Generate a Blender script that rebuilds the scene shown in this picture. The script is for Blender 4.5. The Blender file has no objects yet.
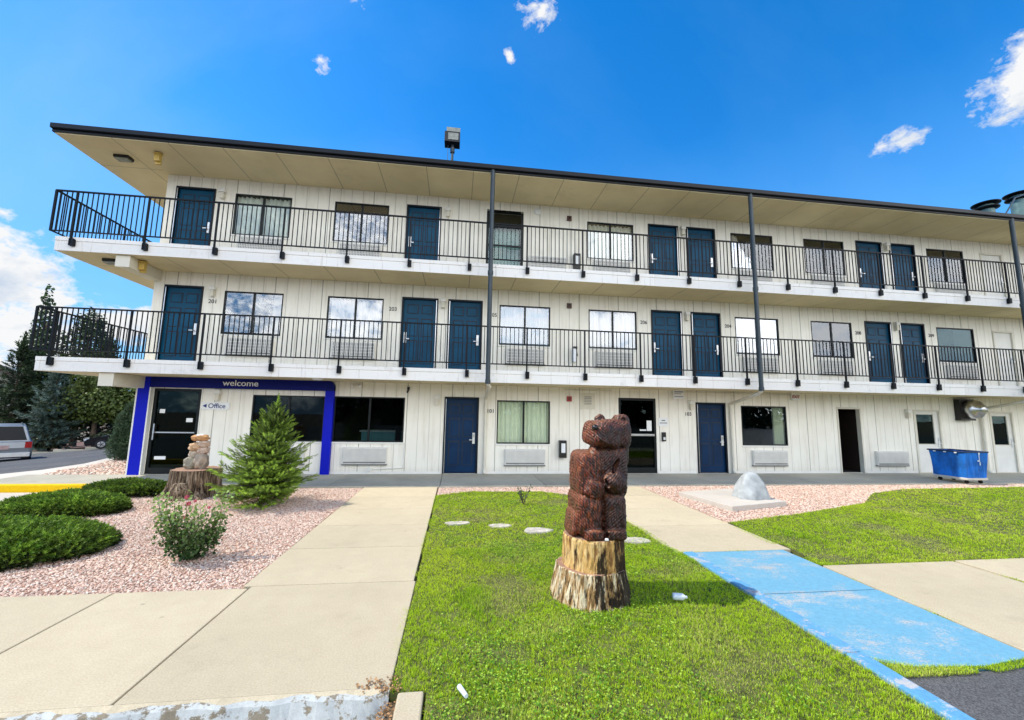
import bpy, bmesh, math, random
import numpy as np
from mathutils import Vector, Matrix
random.seed(7); rng = np.random.default_rng(11)
scene = bpy.context.scene
COL = scene.collection
PI = math.pi

# ------------------------------------------------------------------ materials
def nd(nt, typ, **kw):
    n = nt.nodes.new(typ)
    for k, v in kw.items():
        if k.startswith('i_'):
            key = k[2:]
            n.inputs[int(key) if key.isdigit() else key.replace('_', ' ')].default_value = v
        else: setattr(n, k, v)
    return n
def mth(nt, op, a, b=None, clamp=False):
    n = nt.nodes.new('ShaderNodeMath'); n.operation = op; n.use_clamp = clamp
    for i, v in enumerate((a, b)):
        if v is None: continue
        if hasattr(v, 'links') or hasattr(v, 'is_linked'): nt.links.new(v, n.inputs[i])
        else: n.inputs[i].default_value = v
    return n.outputs[0]
def ramp(nt, fac, stops):
    r = nt.nodes.new('ShaderNodeValToRGB'); nt.links.new(fac, r.inputs[0])
    while len(r.color_ramp.elements) < len(stops): r.color_ramp.elements.new(0.5)
    for e, (p, c) in zip(r.color_ramp.elements, stops):
        e.position = p; e.color = (c[0], c[1], c[2], 1) if not isinstance(c, (int, float)) else (c, c, c, 1)
    return r.outputs[0]
def mixc(nt, fac, a, b, mode='MIX'):
    m = nt.nodes.new('ShaderNodeMix'); m.data_type = 'RGBA'; m.blend_type = mode
    for k, v in ((0, fac), (6, a), (7, b)):
        if hasattr(v, 'is_linked'): nt.links.new(v, m.inputs[k])
        elif k == 0: m.inputs[0].default_value = v
        else: m.inputs[k].default_value = (v[0], v[1], v[2], 1)
    return m.outputs[2]
def new_mat(name):
    m = bpy.data.materials.new(name); m.use_nodes = True
    nt = m.node_tree; b = nt.nodes['Principled BSDF']
    return m, nt, b
def coords(nt): return nt.nodes.new('ShaderNodeTexCoord').outputs['Object']
def noise(nt, vec, scale, detail=4, rough=0.55, sc=None):
    if sc:
        mp = nt.nodes.new('ShaderNodeMapping'); mp.inputs['Scale'].default_value = sc
        nt.links.new(vec, mp.inputs[0]); vec = mp.outputs[0]
    n = nd(nt, 'ShaderNodeTexNoise', i_Scale=scale, i_Detail=detail, i_Roughness=rough)
    nt.links.new(vec, n.inputs['Vector']); return n.outputs[0]
def bump(nt, b, h, strength=0.3, dist=0.01):
    n = nd(nt, 'ShaderNodeBump', i_Strength=strength, i_Distance=dist)
    nt.links.new(h, n.inputs['Height']); nt.links.new(n.outputs[0], b.inputs['Normal'])
def simple(name, c, rough=0.5, metal=0.0, var=0.12, nscale=6, bmp=0.0, bscale=40, spec=0.5):
    m, nt, b = new_mat(name); co = coords(nt)
    n = noise(nt, co, nscale, 5)
    lo = tuple(x * (1 - var) for x in c); hi = tuple(min(1, x * (1 + var)) for x in c)
    nt.links.new(ramp(nt, n, [(0.3, lo), (0.7, hi)]), b.inputs['Base Color'])
    b.inputs['Roughness'].default_value = rough; b.inputs['Metallic'].default_value = metal
    b.inputs['Specular IOR Level'].default_value = spec
    if bmp: bump(nt, b, noise(nt, co, bscale, 6), bmp, 0.01)
    return m
def attr_mat(name, rough=0.7, transl=0.0, bmp=0, bscale=60, spec=0.3):
    m, nt, b = new_mat(name)
    a = nd(nt, 'ShaderNodeAttribute', attribute_name='Col')
    nt.links.new(a.outputs['Color'], b.inputs['Base Color'])
    b.inputs['Roughness'].default_value = rough; b.inputs['Specular IOR Level'].default_value = spec
    if bmp: bump(nt, b, noise(nt, coords(nt), bscale, 5), bmp, 0.01)
    if transl:
        t = nt.nodes.new('ShaderNodeBsdfTranslucent'); nt.links.new(a.outputs['Color'], t.inputs[0])
        mx = nt.nodes.new('ShaderNodeMixShader'); mx.inputs[0].default_value = transl
        nt.links.new(b.outputs[0], mx.inputs[1]); nt.links.new(t.outputs[0], mx.inputs[2])
        nt.links.new(mx.outputs[0], nt.nodes['Material Output'].inputs['Surface'])
    return m

def wall_material():
    m, nt, b = new_mat('painted_siding'); co = coords(nt)
    s = nt.nodes.new('ShaderNodeSeparateXYZ'); nt.links.new(co, s.inputs[0])
    xy = mth(nt, 'ADD', s.outputs[0], s.outputs[1])
    fr = mth(nt, 'FRACT', mth(nt, 'DIVIDE', mth(nt, 'ADD', xy, 30.1), 0.305))
    d = mth(nt, 'ABSOLUTE', mth(nt, 'SUBTRACT', fr, 0.5))
    g = mth(nt, 'LESS_THAN', d, 0.026)
    # an odd deeper joint every fourth board
    fr2 = mth(nt, 'FRACT', mth(nt, 'DIVIDE', mth(nt, 'ADD', xy, 30.1), 1.22))
    g2 = mth(nt, 'LESS_THAN', mth(nt, 'ABSOLUTE', mth(nt, 'SUBTRACT', fr2, 0.125)), 0.009)
    base = ramp(nt, noise(nt, co, 1.3, 6), [(0.3, (0.86, 0.82, 0.72)), (0.7, (0.93, 0.90, 0.80))])
    streak = noise(nt, co, 3.0, 6, 0.65, (2.5, 2.5, 0.22))
    base = mixc(nt, mth(nt, 'MULTIPLY', ramp(nt, streak, [(0.50, 0.0), (0.72, 1.0)]), 0.42), base, (0.50, 0.44, 0.32))
    # splash dirt low on each storey
    z = s.outputs[2]
    low = ramp(nt, z, [(0.0, 1.0), (0.22, 0.0)])
    base = mixc(nt, mth(nt, 'MULTIPLY', low, 0.3), base, (0.42, 0.37, 0.30))
    base = mixc(nt, mth(nt, 'MULTIPLY', g, 0.40), base, (0.24, 0.22, 0.17))
    base = mixc(nt, mth(nt, 'MULTIPLY', g2, 0.5), base, (0.12, 0.11, 0.09))
    nt.links.new(base, b.inputs['Base Color']); b.inputs['Roughness'].default_value = 0.6
    h = mth(nt, 'SUBTRACT', mth(nt, 'MULTIPLY', noise(nt, co, 30, 6, 0.6, (3, 3, 0.3)), 0.12), mth(nt, 'MULTIPLY', g, 1.0))
    bump(nt, b, h, 0.6, 0.012)
    return m
def soffit_material():
    m, nt, b = new_mat('soffit_board'); co = coords(nt)
    s = nt.nodes.new('ShaderNodeSeparateXYZ'); nt.links.new(co, s.inputs[0])
    fr = mth(nt, 'FRACT', mth(nt, 'DIVIDE', mth(nt, 'ADD', s.outputs[0], 30.2), 1.22))
    g = mth(nt, 'LESS_THAN', mth(nt, 'ABSOLUTE', mth(nt, 'SUBTRACT', fr, 0.5)), 0.009)
    fy = mth(nt, 'FRACT', mth(nt, 'DIVIDE', mth(nt, 'ADD', s.outputs[1], 30.7), 2.44))
    gy = mth(nt, 'MULTIPLY', mth(nt, 'LESS_THAN', mth(nt, 'ABSOLUTE', mth(nt, 'SUBTRACT', fy, 0.5)), 0.004), mth(nt, 'LESS_THAN', s.outputs[0], 0.0))
    g = mth(nt, 'MAXIMUM', g, gy)
    base = ramp(nt, noise(nt, co, 0.8, 6), [(0.3, (0.60, 0.51, 0.32)), (0.7, (0.74, 0.64, 0.42))])
    st = noise(nt, co, 2.2, 7, 0.7)
    base = mixc(nt, mth(nt, 'MULTIPLY', ramp(nt, st, [(0.55, 0.0), (0.8, 1.0)]), 0.35), base, (0.34, 0.30, 0.20))
    base = mixc(nt, mth(nt, 'MULTIPLY', g, 0.55), base, (0.10, 0.09, 0.07))
    nt.links.new(base, b.inputs['Base Color']); b.inputs['Roughness'].default_value = 0.75
    bump(nt, b, mth(nt, 'SUBTRACT', mth(nt, 'MULTIPLY', noise(nt, co, 45, 5), 0.2), g), 0.3, 0.01)
    return m
def concrete_material(name, c, stain=0.25, extra=None, cracks=0.65):
    m, nt, b = new_mat(name); co = coords(nt)
    big = noise(nt, co, 0.7, 6, 0.65); mid = noise(nt, co, 5, 8, 0.7); fine = noise(nt, co, 90, 4, 0.7)
    base = ramp(nt, big, [(0.3, tuple(x * (1 - stain) for x in c)), (0.7, c)])
    base = mixc(nt, 0.35, base, ramp(nt, mid, [(0.3, 0.42), (0.7, 0.58)]), 'OVERLAY')
    base = mixc(nt, 0.8, base, ramp(nt, fine, [(0.3, 0.38), (0.7, 0.62)]), 'OVERLAY')
    v = nd(nt, 'ShaderNodeTexVoronoi', i_Scale=70.0); nt.links.new(co, v.inputs['Vector'])
    pit = ramp(nt, v.outputs['Distance'], [(0.08, 1.0), (0.16, 0.0)])
    sel = ramp(nt, noise(nt, co, 17, 3), [(0.55, 0.0), (0.62, 1.0)])
    base = mixc(nt, mth(nt, 'MULTIPLY', mth(nt, 'MULTIPLY', pit, sel), 0.6), base, (0.16, 0.12, 0.09))
    sp = noise(nt, co, 2.3, 9, 0.75)
    base = mixc(nt, mth(nt, 'MULTIPLY', ramp(nt, sp, [(0.56, 0.0), (0.74, 1.0)]), 0.30), base, (0.22, 0.18, 0.13))
    gi = nt.nodes.new('ShaderNodeNewGeometry')
    base = mixc(nt, 1.0, base, ramp(nt, gi.outputs['Random Per Island'], [(0.0, 0.84), (1.0, 1.0)]), 'MULTIPLY')
    dv = nt.nodes.new('ShaderNodeVectorMath'); dv.operation = 'ADD'; nt.links.new(co, dv.inputs[0])
    dn = nd(nt, 'ShaderNodeTexNoise', i_Scale=2.5, i_Detail=6.0); nt.links.new(co, dn.inputs['Vector']); nt.links.new(dn.outputs['Color'], dv.inputs[1])
    vc = nd(nt, 'ShaderNodeTexVoronoi', i_Scale=0.42, feature='DISTANCE_TO_EDGE'); nt.links.new(dv.outputs[0], vc.inputs['Vector'])
    crack = mth(nt, 'MULTIPLY', mth(nt, 'LESS_THAN', vc.outputs['Distance'], 0.0016), ramp(nt, noise(nt, co, 0.9, 2), [(0.50, 0.0), (0.54, 1.0)]))
    base = mixc(nt, mth(nt, 'MULTIPLY', crack, cracks*0.0), base, (0.10, 0.08, 0.06))
    spot = nd(nt, 'ShaderNodeTexVoronoi', i_Scale=2.6); nt.links.new(co, spot.inputs['Vector'])
    base = mixc(nt, mth(nt, 'MULTIPLY', ramp(nt, spot.outputs['Distance'], [(0.025, 1.0), (0.06, 0.0)]), 0.4), base, (0.12, 0.10, 0.08))
    if extra: base = extra(nt, co, base)
    nt.links.new(base, b.inputs['Base Color']); b.inputs['Roughness'].default_value = 0.9
    b.inputs['Specular IOR Level'].default_value = 0.25
    bump(nt, b, mth(nt, 'ADD', fine, mth(nt, 'MULTIPLY', mid, 2.0)), 0.35, 0.004)
    return m
def worn_paint(col, thresh, edge=0.05, scale=3.0, grain=0.0):
    def f(nt, co, base):
        n = noise(nt, co, scale, 10, 0.72, (1.0, 1.6, 1.0))
        if grain: n = mth(nt, 'ADD', n, mth(nt, 'MULTIPLY', mth(nt, 'SUBTRACT', noise(nt, co, 55, 5, 0.8), 0.5), grain))
        k = ramp(nt, n, [(thresh, 0.0), (thresh + edge, 1.0)])
        tone = ramp(nt, noise(nt, co, 22, 8, 0.75), [(0.3, tuple(x * 0.84 for x in col)), (0.7, tuple(min(1, x * 1.08) for x in col))])
        fine = noise(nt, co, 120, 3)
        tone = mixc(nt, 0.5, tone, ramp(nt, fine, [(0.3, 0.42), (0.7, 0.58)]), 'OVERLAY')
        return mixc(nt, k, tone, base)
    return f
def asphalt_material():
    m, nt, b = new_mat('asphalt'); co = coords(nt)
    fine = noise(nt, co, 140, 4, 0.7); big = noise(nt, co, 0.5, 6)
    base = ramp(nt, big, [(0.3, (0.085, 0.085, 0.088)), (0.7, (0.125, 0.122, 0.12))])
    v = nd(nt, 'ShaderNodeTexVoronoi', i_Scale=130.0); nt.links.new(co, v.inputs['Vector'])
    base = mixc(nt, 0.75, base, ramp(nt, v.outputs['Color'], [(0.2, 0.25), (0.8, 0.75)]), 'OVERLAY')
    vc = nd(nt, 'ShaderNodeTexVoronoi', i_Scale=0.55, feature='DISTANCE_TO_EDGE'); nt.links.new(co, vc.inputs['Vector'])
    base = mixc(nt, mth(nt, 'MULTIPLY', mth(nt, 'LESS_THAN', vc.outputs['Distance'], 0.008), 0.7), base, (0.03, 0.03, 0.03))
    nt.links.new(base, b.inputs['Base Color']); b.inputs['Roughness'].default_value = 0.92
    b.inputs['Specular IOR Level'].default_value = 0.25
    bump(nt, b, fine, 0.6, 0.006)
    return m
def glass_material(name, tint, refl, rough=0.0, transm=(1, 1, 1)):
    m = bpy.data.materials.new(name); m.use_nodes = True; nt = m.node_tree; nt.nodes.clear()
    out = nt.nodes.new('ShaderNodeOutputMaterial')
    co = coords(nt)
    g = nd(nt, 'ShaderNodeBsdfGlossy', i_Roughness=rough); g.inputs[0].default_value = (*tint, 1)
    bp = nd(nt, 'ShaderNodeBump', i_Strength=0.022, i_Distance=0.02); nt.links.new(noise(nt, co, 2.2, 2), bp.inputs['Height'])
    nt.links.new(bp.outputs[0], g.inputs['Normal'])
    t = nt.nodes.new('ShaderNodeBsdfTransparent'); t.inputs[0].default_value = (*transm, 1)
    fr = nd(nt, 'ShaderNodeFresnel', i_IOR=1.5)
    f = mth(nt, 'ADD', mth(nt, 'MULTIPLY', fr.outputs[0], 0.9), refl, True)
    mx = nt.nodes.new('ShaderNodeMixShader')
    nt.links.new(f, mx.inputs[0]); nt.links.new(t.outputs[0], mx.inputs[1]); nt.links.new(g.outputs[0], mx.inputs[2])
    nt.links.new(mx.outputs[0], out.inputs[0]); return m
def bark_material(name, c1, c2, dark, ax=(6, 6, 0.7), paint=None):
    m, nt, b = new_mat(name); co = coords(nt)
    n = noise(nt, co, 5, 8, 0.7, ax); n2 = noise(nt, co, 14, 6, 0.6, (ax[0], ax[1], ax[2] * 0.6))
    base = ramp(nt, n, [(0.36, dark), (0.46, c1), (0.58, c2), (0.8, c1)])
    base = mixc(nt, mth(nt, 'MULTIPLY', ramp(nt, n2, [(0.38, 1.0), (0.50, 0.0)]), 0.9), base, dark)
    if paint: base = paint(nt, co, base)
    nt.links.new(base, b.inputs['Base Color']); b.inputs['Roughness'].default_value = 0.85
    b.inputs['Specular IOR Level'].default_value = 0.25
    bump(nt, b, mth(nt, 'ADD', n, mth(nt, 'MULTIPLY', n2, 0.6)), 0.9, 0.02)
    return m
def bear_material():
    m, nt, b = new_mat('stained_carved_wood'); co = coords(nt)
    # tool-mark hatching: two crossed stretched noises
    mp = nt.nodes.new('ShaderNodeMapping'); mp.inputs['Rotation'].default_value = (0.2, 0.9, 0.3); mp.inputs['Scale'].default_value = (24, 24, 6)
    nt.links.new(co, mp.inputs[0]); v = nd(nt, 'ShaderNodeTexVoronoi', i_Scale=2.4); nt.links.new(mp.outputs[0], v.inputs['Vector'])
    n = noise(nt, co, 4, 6); w = noise(nt, co, 60, 5, 0.6, (1, 1, 0.35))
    base = ramp(nt, n, [(0.3, (0.085, 0.011, 0.005)), (0.5, (0.22, 0.036, 0.012)), (0.7, (0.44, 0.12, 0.042))])
    hit = ramp(nt, v.outputs['Distance'], [(0.22, 0.0), (0.62, 1.0)])
    base = mixc(nt, mth(nt, 'MULTIPLY', hit, 0.92), base, (0.010, 0.003, 0.003))
    lit = ramp(nt, noise(nt, co, 95, 3, 0.6, (1, 1, 0.25)), [(0.58, 0.0), (0.72, 1.0)])
    base = mixc(nt, mth(nt, 'MULTIPLY', lit, 0.55), base, (0.36, 0.15, 0.07))
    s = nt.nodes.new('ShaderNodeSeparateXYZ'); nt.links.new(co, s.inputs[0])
    drk = ramp(nt, mth(nt, 'ADD', mth(nt, 'MULTIPLY', s.outputs[0], 2.2), mth(nt, 'MULTIPLY', n, 0.6)), [(0.25, 0.0), (0.62, 1.0)])  # shade on the right side of the carving painted into the wood
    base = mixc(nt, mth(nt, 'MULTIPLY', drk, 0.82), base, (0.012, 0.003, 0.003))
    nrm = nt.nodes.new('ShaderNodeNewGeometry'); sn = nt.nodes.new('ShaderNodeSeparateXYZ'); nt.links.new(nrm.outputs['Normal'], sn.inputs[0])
    sunlit = mth(nt, 'MULTIPLY', ramp(nt, mth(nt, 'SUBTRACT', mth(nt, 'MULTIPLY', sn.outputs[2], 0.8), mth(nt, 'MULTIPLY', sn.outputs[0], 0.35)), [(0.25, 0.0), (0.75, 1.0)]), ramp(nt, noise(nt, co, 30, 4), [(0.35, 0.2), (0.6, 1.0)]))  # upward and left-facing cuts tinted tan as painted sunlight
    base = mixc(nt, mth(nt, 'MULTIPLY', sunlit, 0.6), base, (0.36, 0.15, 0.07))
    nt.links.new(base, b.inputs['Base Color']); b.inputs['Roughness'].default_value = 0.36; b.inputs['Specular IOR Level'].default_value = 0.4
    bump(nt, b, mth(nt, 'ADD', mth(nt, 'MULTIPLY', v.outputs['Distance'], -1.0), mth(nt, 'MULTIPLY', w, 0.5)), 0.6, 0.008)
    return m

M = {}
M['wall'] = wall_material(); M['soffit'] = soffit_material()
M['white'] = simple('white_trim_paint', (0.80, 0.785, 0.73), 0.55, var=0.06, nscale=2.5, bmp=0.1)
M['cream'] = simple('cream_paint', (0.70, 0.66, 0.55), 0.55, var=0.07, nscale=3, bmp=0.1)
def drip(nt, co, base):
    st = noise(nt, co, 6.0, 5, 0.6, (3.0, 3.0, 0.15))
    base = mixc(nt, mth(nt, 'MULTIPLY', ramp(nt, st, [(0.60, 0.0), (0.74, 1.0)]), 0.45), base, (0.38, 0.30, 0.20))
    return base
M['fascia'] = concrete_material('fascia_paint', (0.95, 0.92, 0.87), 0.03, drip, 0.0)
M['gutter'] = simple('black_gutter_metal', (0.005, 0.007, 0.010), 0.4, 0.0, 0.3, 1.5, spec=.25)
M['rail'] = simple('dark_rail_paint', (0.005, 0.007, 0.010), 0.5, 0.0, 0.25, 8, spec=.2)
M['pipe'] = simple('slate_pipe_paint', (0.035, 0.050, 0.058), 0.45, 0.0, 0.25, 3)
M['teal_door'] = simple('teal_door_paint', (0.001, 0.062, 0.13), 0.45, var=0.22, nscale=2, spec=.2)
M['navy_door'] = simple('navy_door_paint', (0.001, 0.024, 0.075), 0.45, var=0.25, nscale=2, spec=.2)
M['door_groove_shade'] = simple('door_relief_shadow', (0.001, 0.010, 0.028), 0.6, var=.2)  # dark ring that paints the shadow line around each door panel
M['door_trim'] = simple('dark_door_trim', (0.003, 0.008, 0.016), 0.45, var=0.2, spec=.25)
M['blue'] = simple('royal_blue_paint', (0.004, 0.010, 0.46), 0.5, var=0.1, nscale=1.5, spec=.15)
M['blue_dark'] = simple('royal_blue_header_paint', (0.003, 0.008, 0.15), 0.5, var=0.1, nscale=1.5, spec=.15)
M['steel'] = simple('brushed_steel', (0.62, 0.63, 0.64), 0.28, 1.0, 0.1, 20)
M['lock'] = simple('lock_plate_metal', (0.72, 0.73, 0.74), 0.35, 0.4, 0.08, 20)
M['black'] = simple('black_plastic', (0.006, 0.006, 0.007), 0.4, var=0.2)
M['win_frame'] = simple('dark_window_frame', (0.008, 0.011, 0.012), 0.4, 0.0, 0.2, spec=.25)
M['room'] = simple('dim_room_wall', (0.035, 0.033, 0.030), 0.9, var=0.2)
M['blue_curtain'] = simple('bluish_sheer_curtain', (0.40, 0.52, 0.60), 0.9, var=0.08)
M['curtain'] = simple('sheer_white_curtain', (0.80, 0.79, 0.76), 0.9, var=0.05)
M['green_curtain'] = simple('pale_green_curtain', (0.90, 0.92, 0.78), 0.9, var=0.05)
M['glass_up'] = glass_material('reflective_window_glass', (0.93, 0.96, 1.0), 0.11)
M['glass_mid'] = glass_material('window_glass', (0.9, 0.95, 1.0), 0.0, transm=(0.95, 0.98, 0.95))
M['glass_office'] = glass_material('dark_office_glass', (0.6, 0.7, 0.75), -0.02, transm=(0.62, 0.68, 0.68))
M['glass_dark'] = glass_material('tinted_shop_glass', (0.5, 0.65, 0.62), -0.01, transm=(0.22, 0.30, 0.28))
M['ac'] = simple('ac_grille_metal', (0.72, 0.70, 0.65), 0.5, 0.1, 0.08, 6)
M['ac_low'] = simple('ac_cover_paint', (0.70, 0.685, 0.64), 0.5, 0.0, 0.06, 6)
M['ac_dark'] = simple('ac_grille_shadow', (0.20, 0.20, 0.19), 0.7)
M['red'] = simple('alarm_red', (0.35, 0.02, 0.02), 0.4)
M['brown'] = simple('alarm_housing_brown', (0.09, 0.035, 0.02), 0.5)
M['ink'] = simple('black_lettering', (0.02, 0.02, 0.025), 0.6)
M['ink_blue'] = simple('navy_lettering', (0.01, 0.03, 0.16), 0.6)
M['letter_white'] = simple('white_lettering', (0.85, 0.85, 0.86), 0.4, var=0.02)
M['sign_white'] = simple('sign_face_white', (0.82, 0.83, 0.82), 0.4, var=0.03)
M['amber'] = simple('amber_lamp_lens', (0.55, 0.38, 0.09), 0.3)
M['concrete'] = concrete_material('sidewalk_concrete', (0.605, 0.515, 0.355), 0.12)
M['concrete_walk'] = concrete_material('walkway_concrete', (0.56, 0.52, 0.41), 0.3)
M['concrete_pale'] = concrete_material('pale_concrete', (0.66, 0.60, 0.52), 0.12)
M['curb_white'] = concrete_material('peeling_white_curb', (0.33, 0.28, 0.20), 0.3, worn_paint((0.50, 0.52, 0.50), 0.50, 0.03, 9.0))
M['ramp_blue'] = concrete_material('blue_ramp_paint', (0.52, 0.50, 0.47), 0.15, worn_paint((0.150, 0.365, 0.500), 0.520, 0.13, 1.7, 0.65))
M['curb_blue'] = concrete_material('blue_curb_paint', (0.52, 0.52, 0.52), 0.15, worn_paint((0.115, 0.33, 0.53), 0.52, 0.07, 4.0, 0.4))
M['curb_yellow'] = concrete_material('yellow_curb_paint', (0.4, 0.37, 0.3), 0.2, worn_paint((0.85, 0.52, 0.006), 0.74, 0.04, 3.0))
M['asphalt'] = asphalt_material()
M['soil'] = simple('bare_soil', (0.15, 0.105, 0.062), 0.95, var=0.4, nscale=9, bmp=0.7, bscale=50)
M['mulch'] = simple('brown_mulch', (0.16, 0.075, 0.045), 0.95, var=0.4, nscale=9, bmp=0.7, bscale=50)
M['turf'] = simple('turf_soil', (0.10, 0.11, 0.025), 0.95, var=0.6, nscale=7, bmp=0.5)
M['gravel_bed'] = simple('pink_gravel_fines', (0.50, 0.31, 0.23), 0.95, var=0.35, nscale=40, bmp=0.8, bscale=60)
M['stone'] = attr_mat('pink_gravel_stone', 0.85, 0, 0.4, 90)
M['grass'] = attr_mat('grass_blade', 0.7, 0.45, spec=.15)
M['leaf'] = attr_mat('leaf', 0.5, 0.25)
M['needle'] = attr_mat('needle_foliage', 0.6, 0.15)
M['bear'] = bear_material()
def burnt(nt, co, base):
    s = nt.nodes.new('ShaderNodeSeparateXYZ'); nt.links.new(co, s.inputs[0])
    n = noise(nt, co, 4.5, 7, 0.72, (2.2, 2.2, 0.55)); n2 = noise(nt, co, 3.0, 6, 0.7, (3.0, 3.0, 1.0))
    k = ramp(nt, mth(nt, 'ADD', mth(nt, 'MULTIPLY', s.outputs[0], 0.42), n), [(0.53, 0.0), (0.60, 1.0)])
    low = ramp(nt, mth(nt, 'SUBTRACT', n2, mth(nt, 'MULTIPLY', mth(nt, 'ABSOLUTE', mth(nt, 'SUBTRACT', s.outputs[2], 0.04)), 1.8)), [(0.42, 0.0), (0.47, 1.0)])
    k = mth(nt, 'MAXIMUM', k, mth(nt, 'MULTIPLY', low, ramp(nt, s.outputs[0], [(0.0, 0.0), (0.02, 1.0)])))
    return mixc(nt, mth(nt, 'MULTIPLY', k, 0.95), base, (0.010, 0.006, 0.004))
M['stump'] = bark_material('weathered_stump_wood', (0.45, 0.26, 0.10), (0.86, 0.74, 0.52), (0.020, 0.010, 0.006), (4.5, 4.5, 0.55), burnt)
M['stump_tier'] = bark_material('honey_wood', (0.62, 0.36, 0.11), (0.80, 0.56, 0.25), (0.20, 0.09, 0.03), (2.2, 2.2, 0.7), burnt)
M['stump_old'] = bark_material('grey_stump_bark', (0.13, 0.085, 0.05), (0.40, 0.31, 0.21), (0.010, 0.007, 0.005), (4, 4, 0.4))
M['cut_wood'] = simple('cut_wood_ring', (0.34, 0.20, 0.13), 0.8, var=0.3, nscale=14, bmp=0.3)
M['bark'] = bark_material('tree_bark', (0.10, 0.07, 0.05), (0.16, 0.12, 0.09), (0.02, 0.015, 0.01))
M['fake_rock'] = simple('pale_blue_grey_rock', (0.38, 0.40, 0.40), 0.85, var=0.25, nscale=7, bmp=0.9, bscale=9)
M['slab_stone'] = simple('pale_stepping_stone', (0.50, 0.45, 0.38), 0.9, var=0.28, nscale=11, bmp=0.7, bscale=30)
M['canvas'] = simple('blue_canvas', (0.004, 0.15, 0.56), 0.8, var=0.45, nscale=3, bmp=0.3, bscale=9)
M['pallet'] = simple('pale_wood_base', (0.62, 0.58, 0.50), 0.7, var=0.15)
M['silver_car'] = simple('silver_car_paint', (0.27, 0.29, 0.31), 0.3, 0.5, 0.05)
M['black_car'] = simple('black_car_paint', (0.006, 0.006, 0.008), 0.12, 0.0, 0.05)
M['car_glass'] = simple('car_window_glass', (0.004, 0.005, 0.007), 0.35, 0.0, 0.05, spec=.25)
M['tyre'] = simple('tyre_rubber', (0.015, 0.015, 0.015), 0.85)
M['alloy'] = simple('alloy_wheel', (0.55, 0.56, 0.57), 0.3, 0.8)
M['tail'] = simple('red_tail_lamp', (0.35, 0.01, 0.01), 0.2)
M['lampglass'] = simple('clear_lamp_glass', (0.6, 0.62, 0.64), 0.15)
M['plate'] = simple('licence_plate', (0.45, 0.30, 0.28), 0.4)
M['house_wall'] = simple('grey_green_house_siding', (0.22, 0.23, 0.20), 0.8, var=0.1, nscale=2)
M['shingle'] = simple('brown_shingles', (0.05, 0.035, 0.028), 0.9, var=0.3, nscale=5)
M['roof_metal'] = simple('green_grey_vent_metal', (0.12, 0.20, 0.19), 0.5, 0.3, 0.2)
M['lamp_lens'] = simple('flood_lamp_lens', (0.30, 0.31, 0.26), 0.2, var=0.3, nscale=12)
M['litter'] = simple('white_litter_plastic', (0.66, 0.70, 0.76), 0.4, var=0.05)
M['dead_leaf'] = attr_mat('dead_leaf', 0.9)
M['petal'] = attr_mat('rose_petal', 0.6, 0.2)

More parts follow.
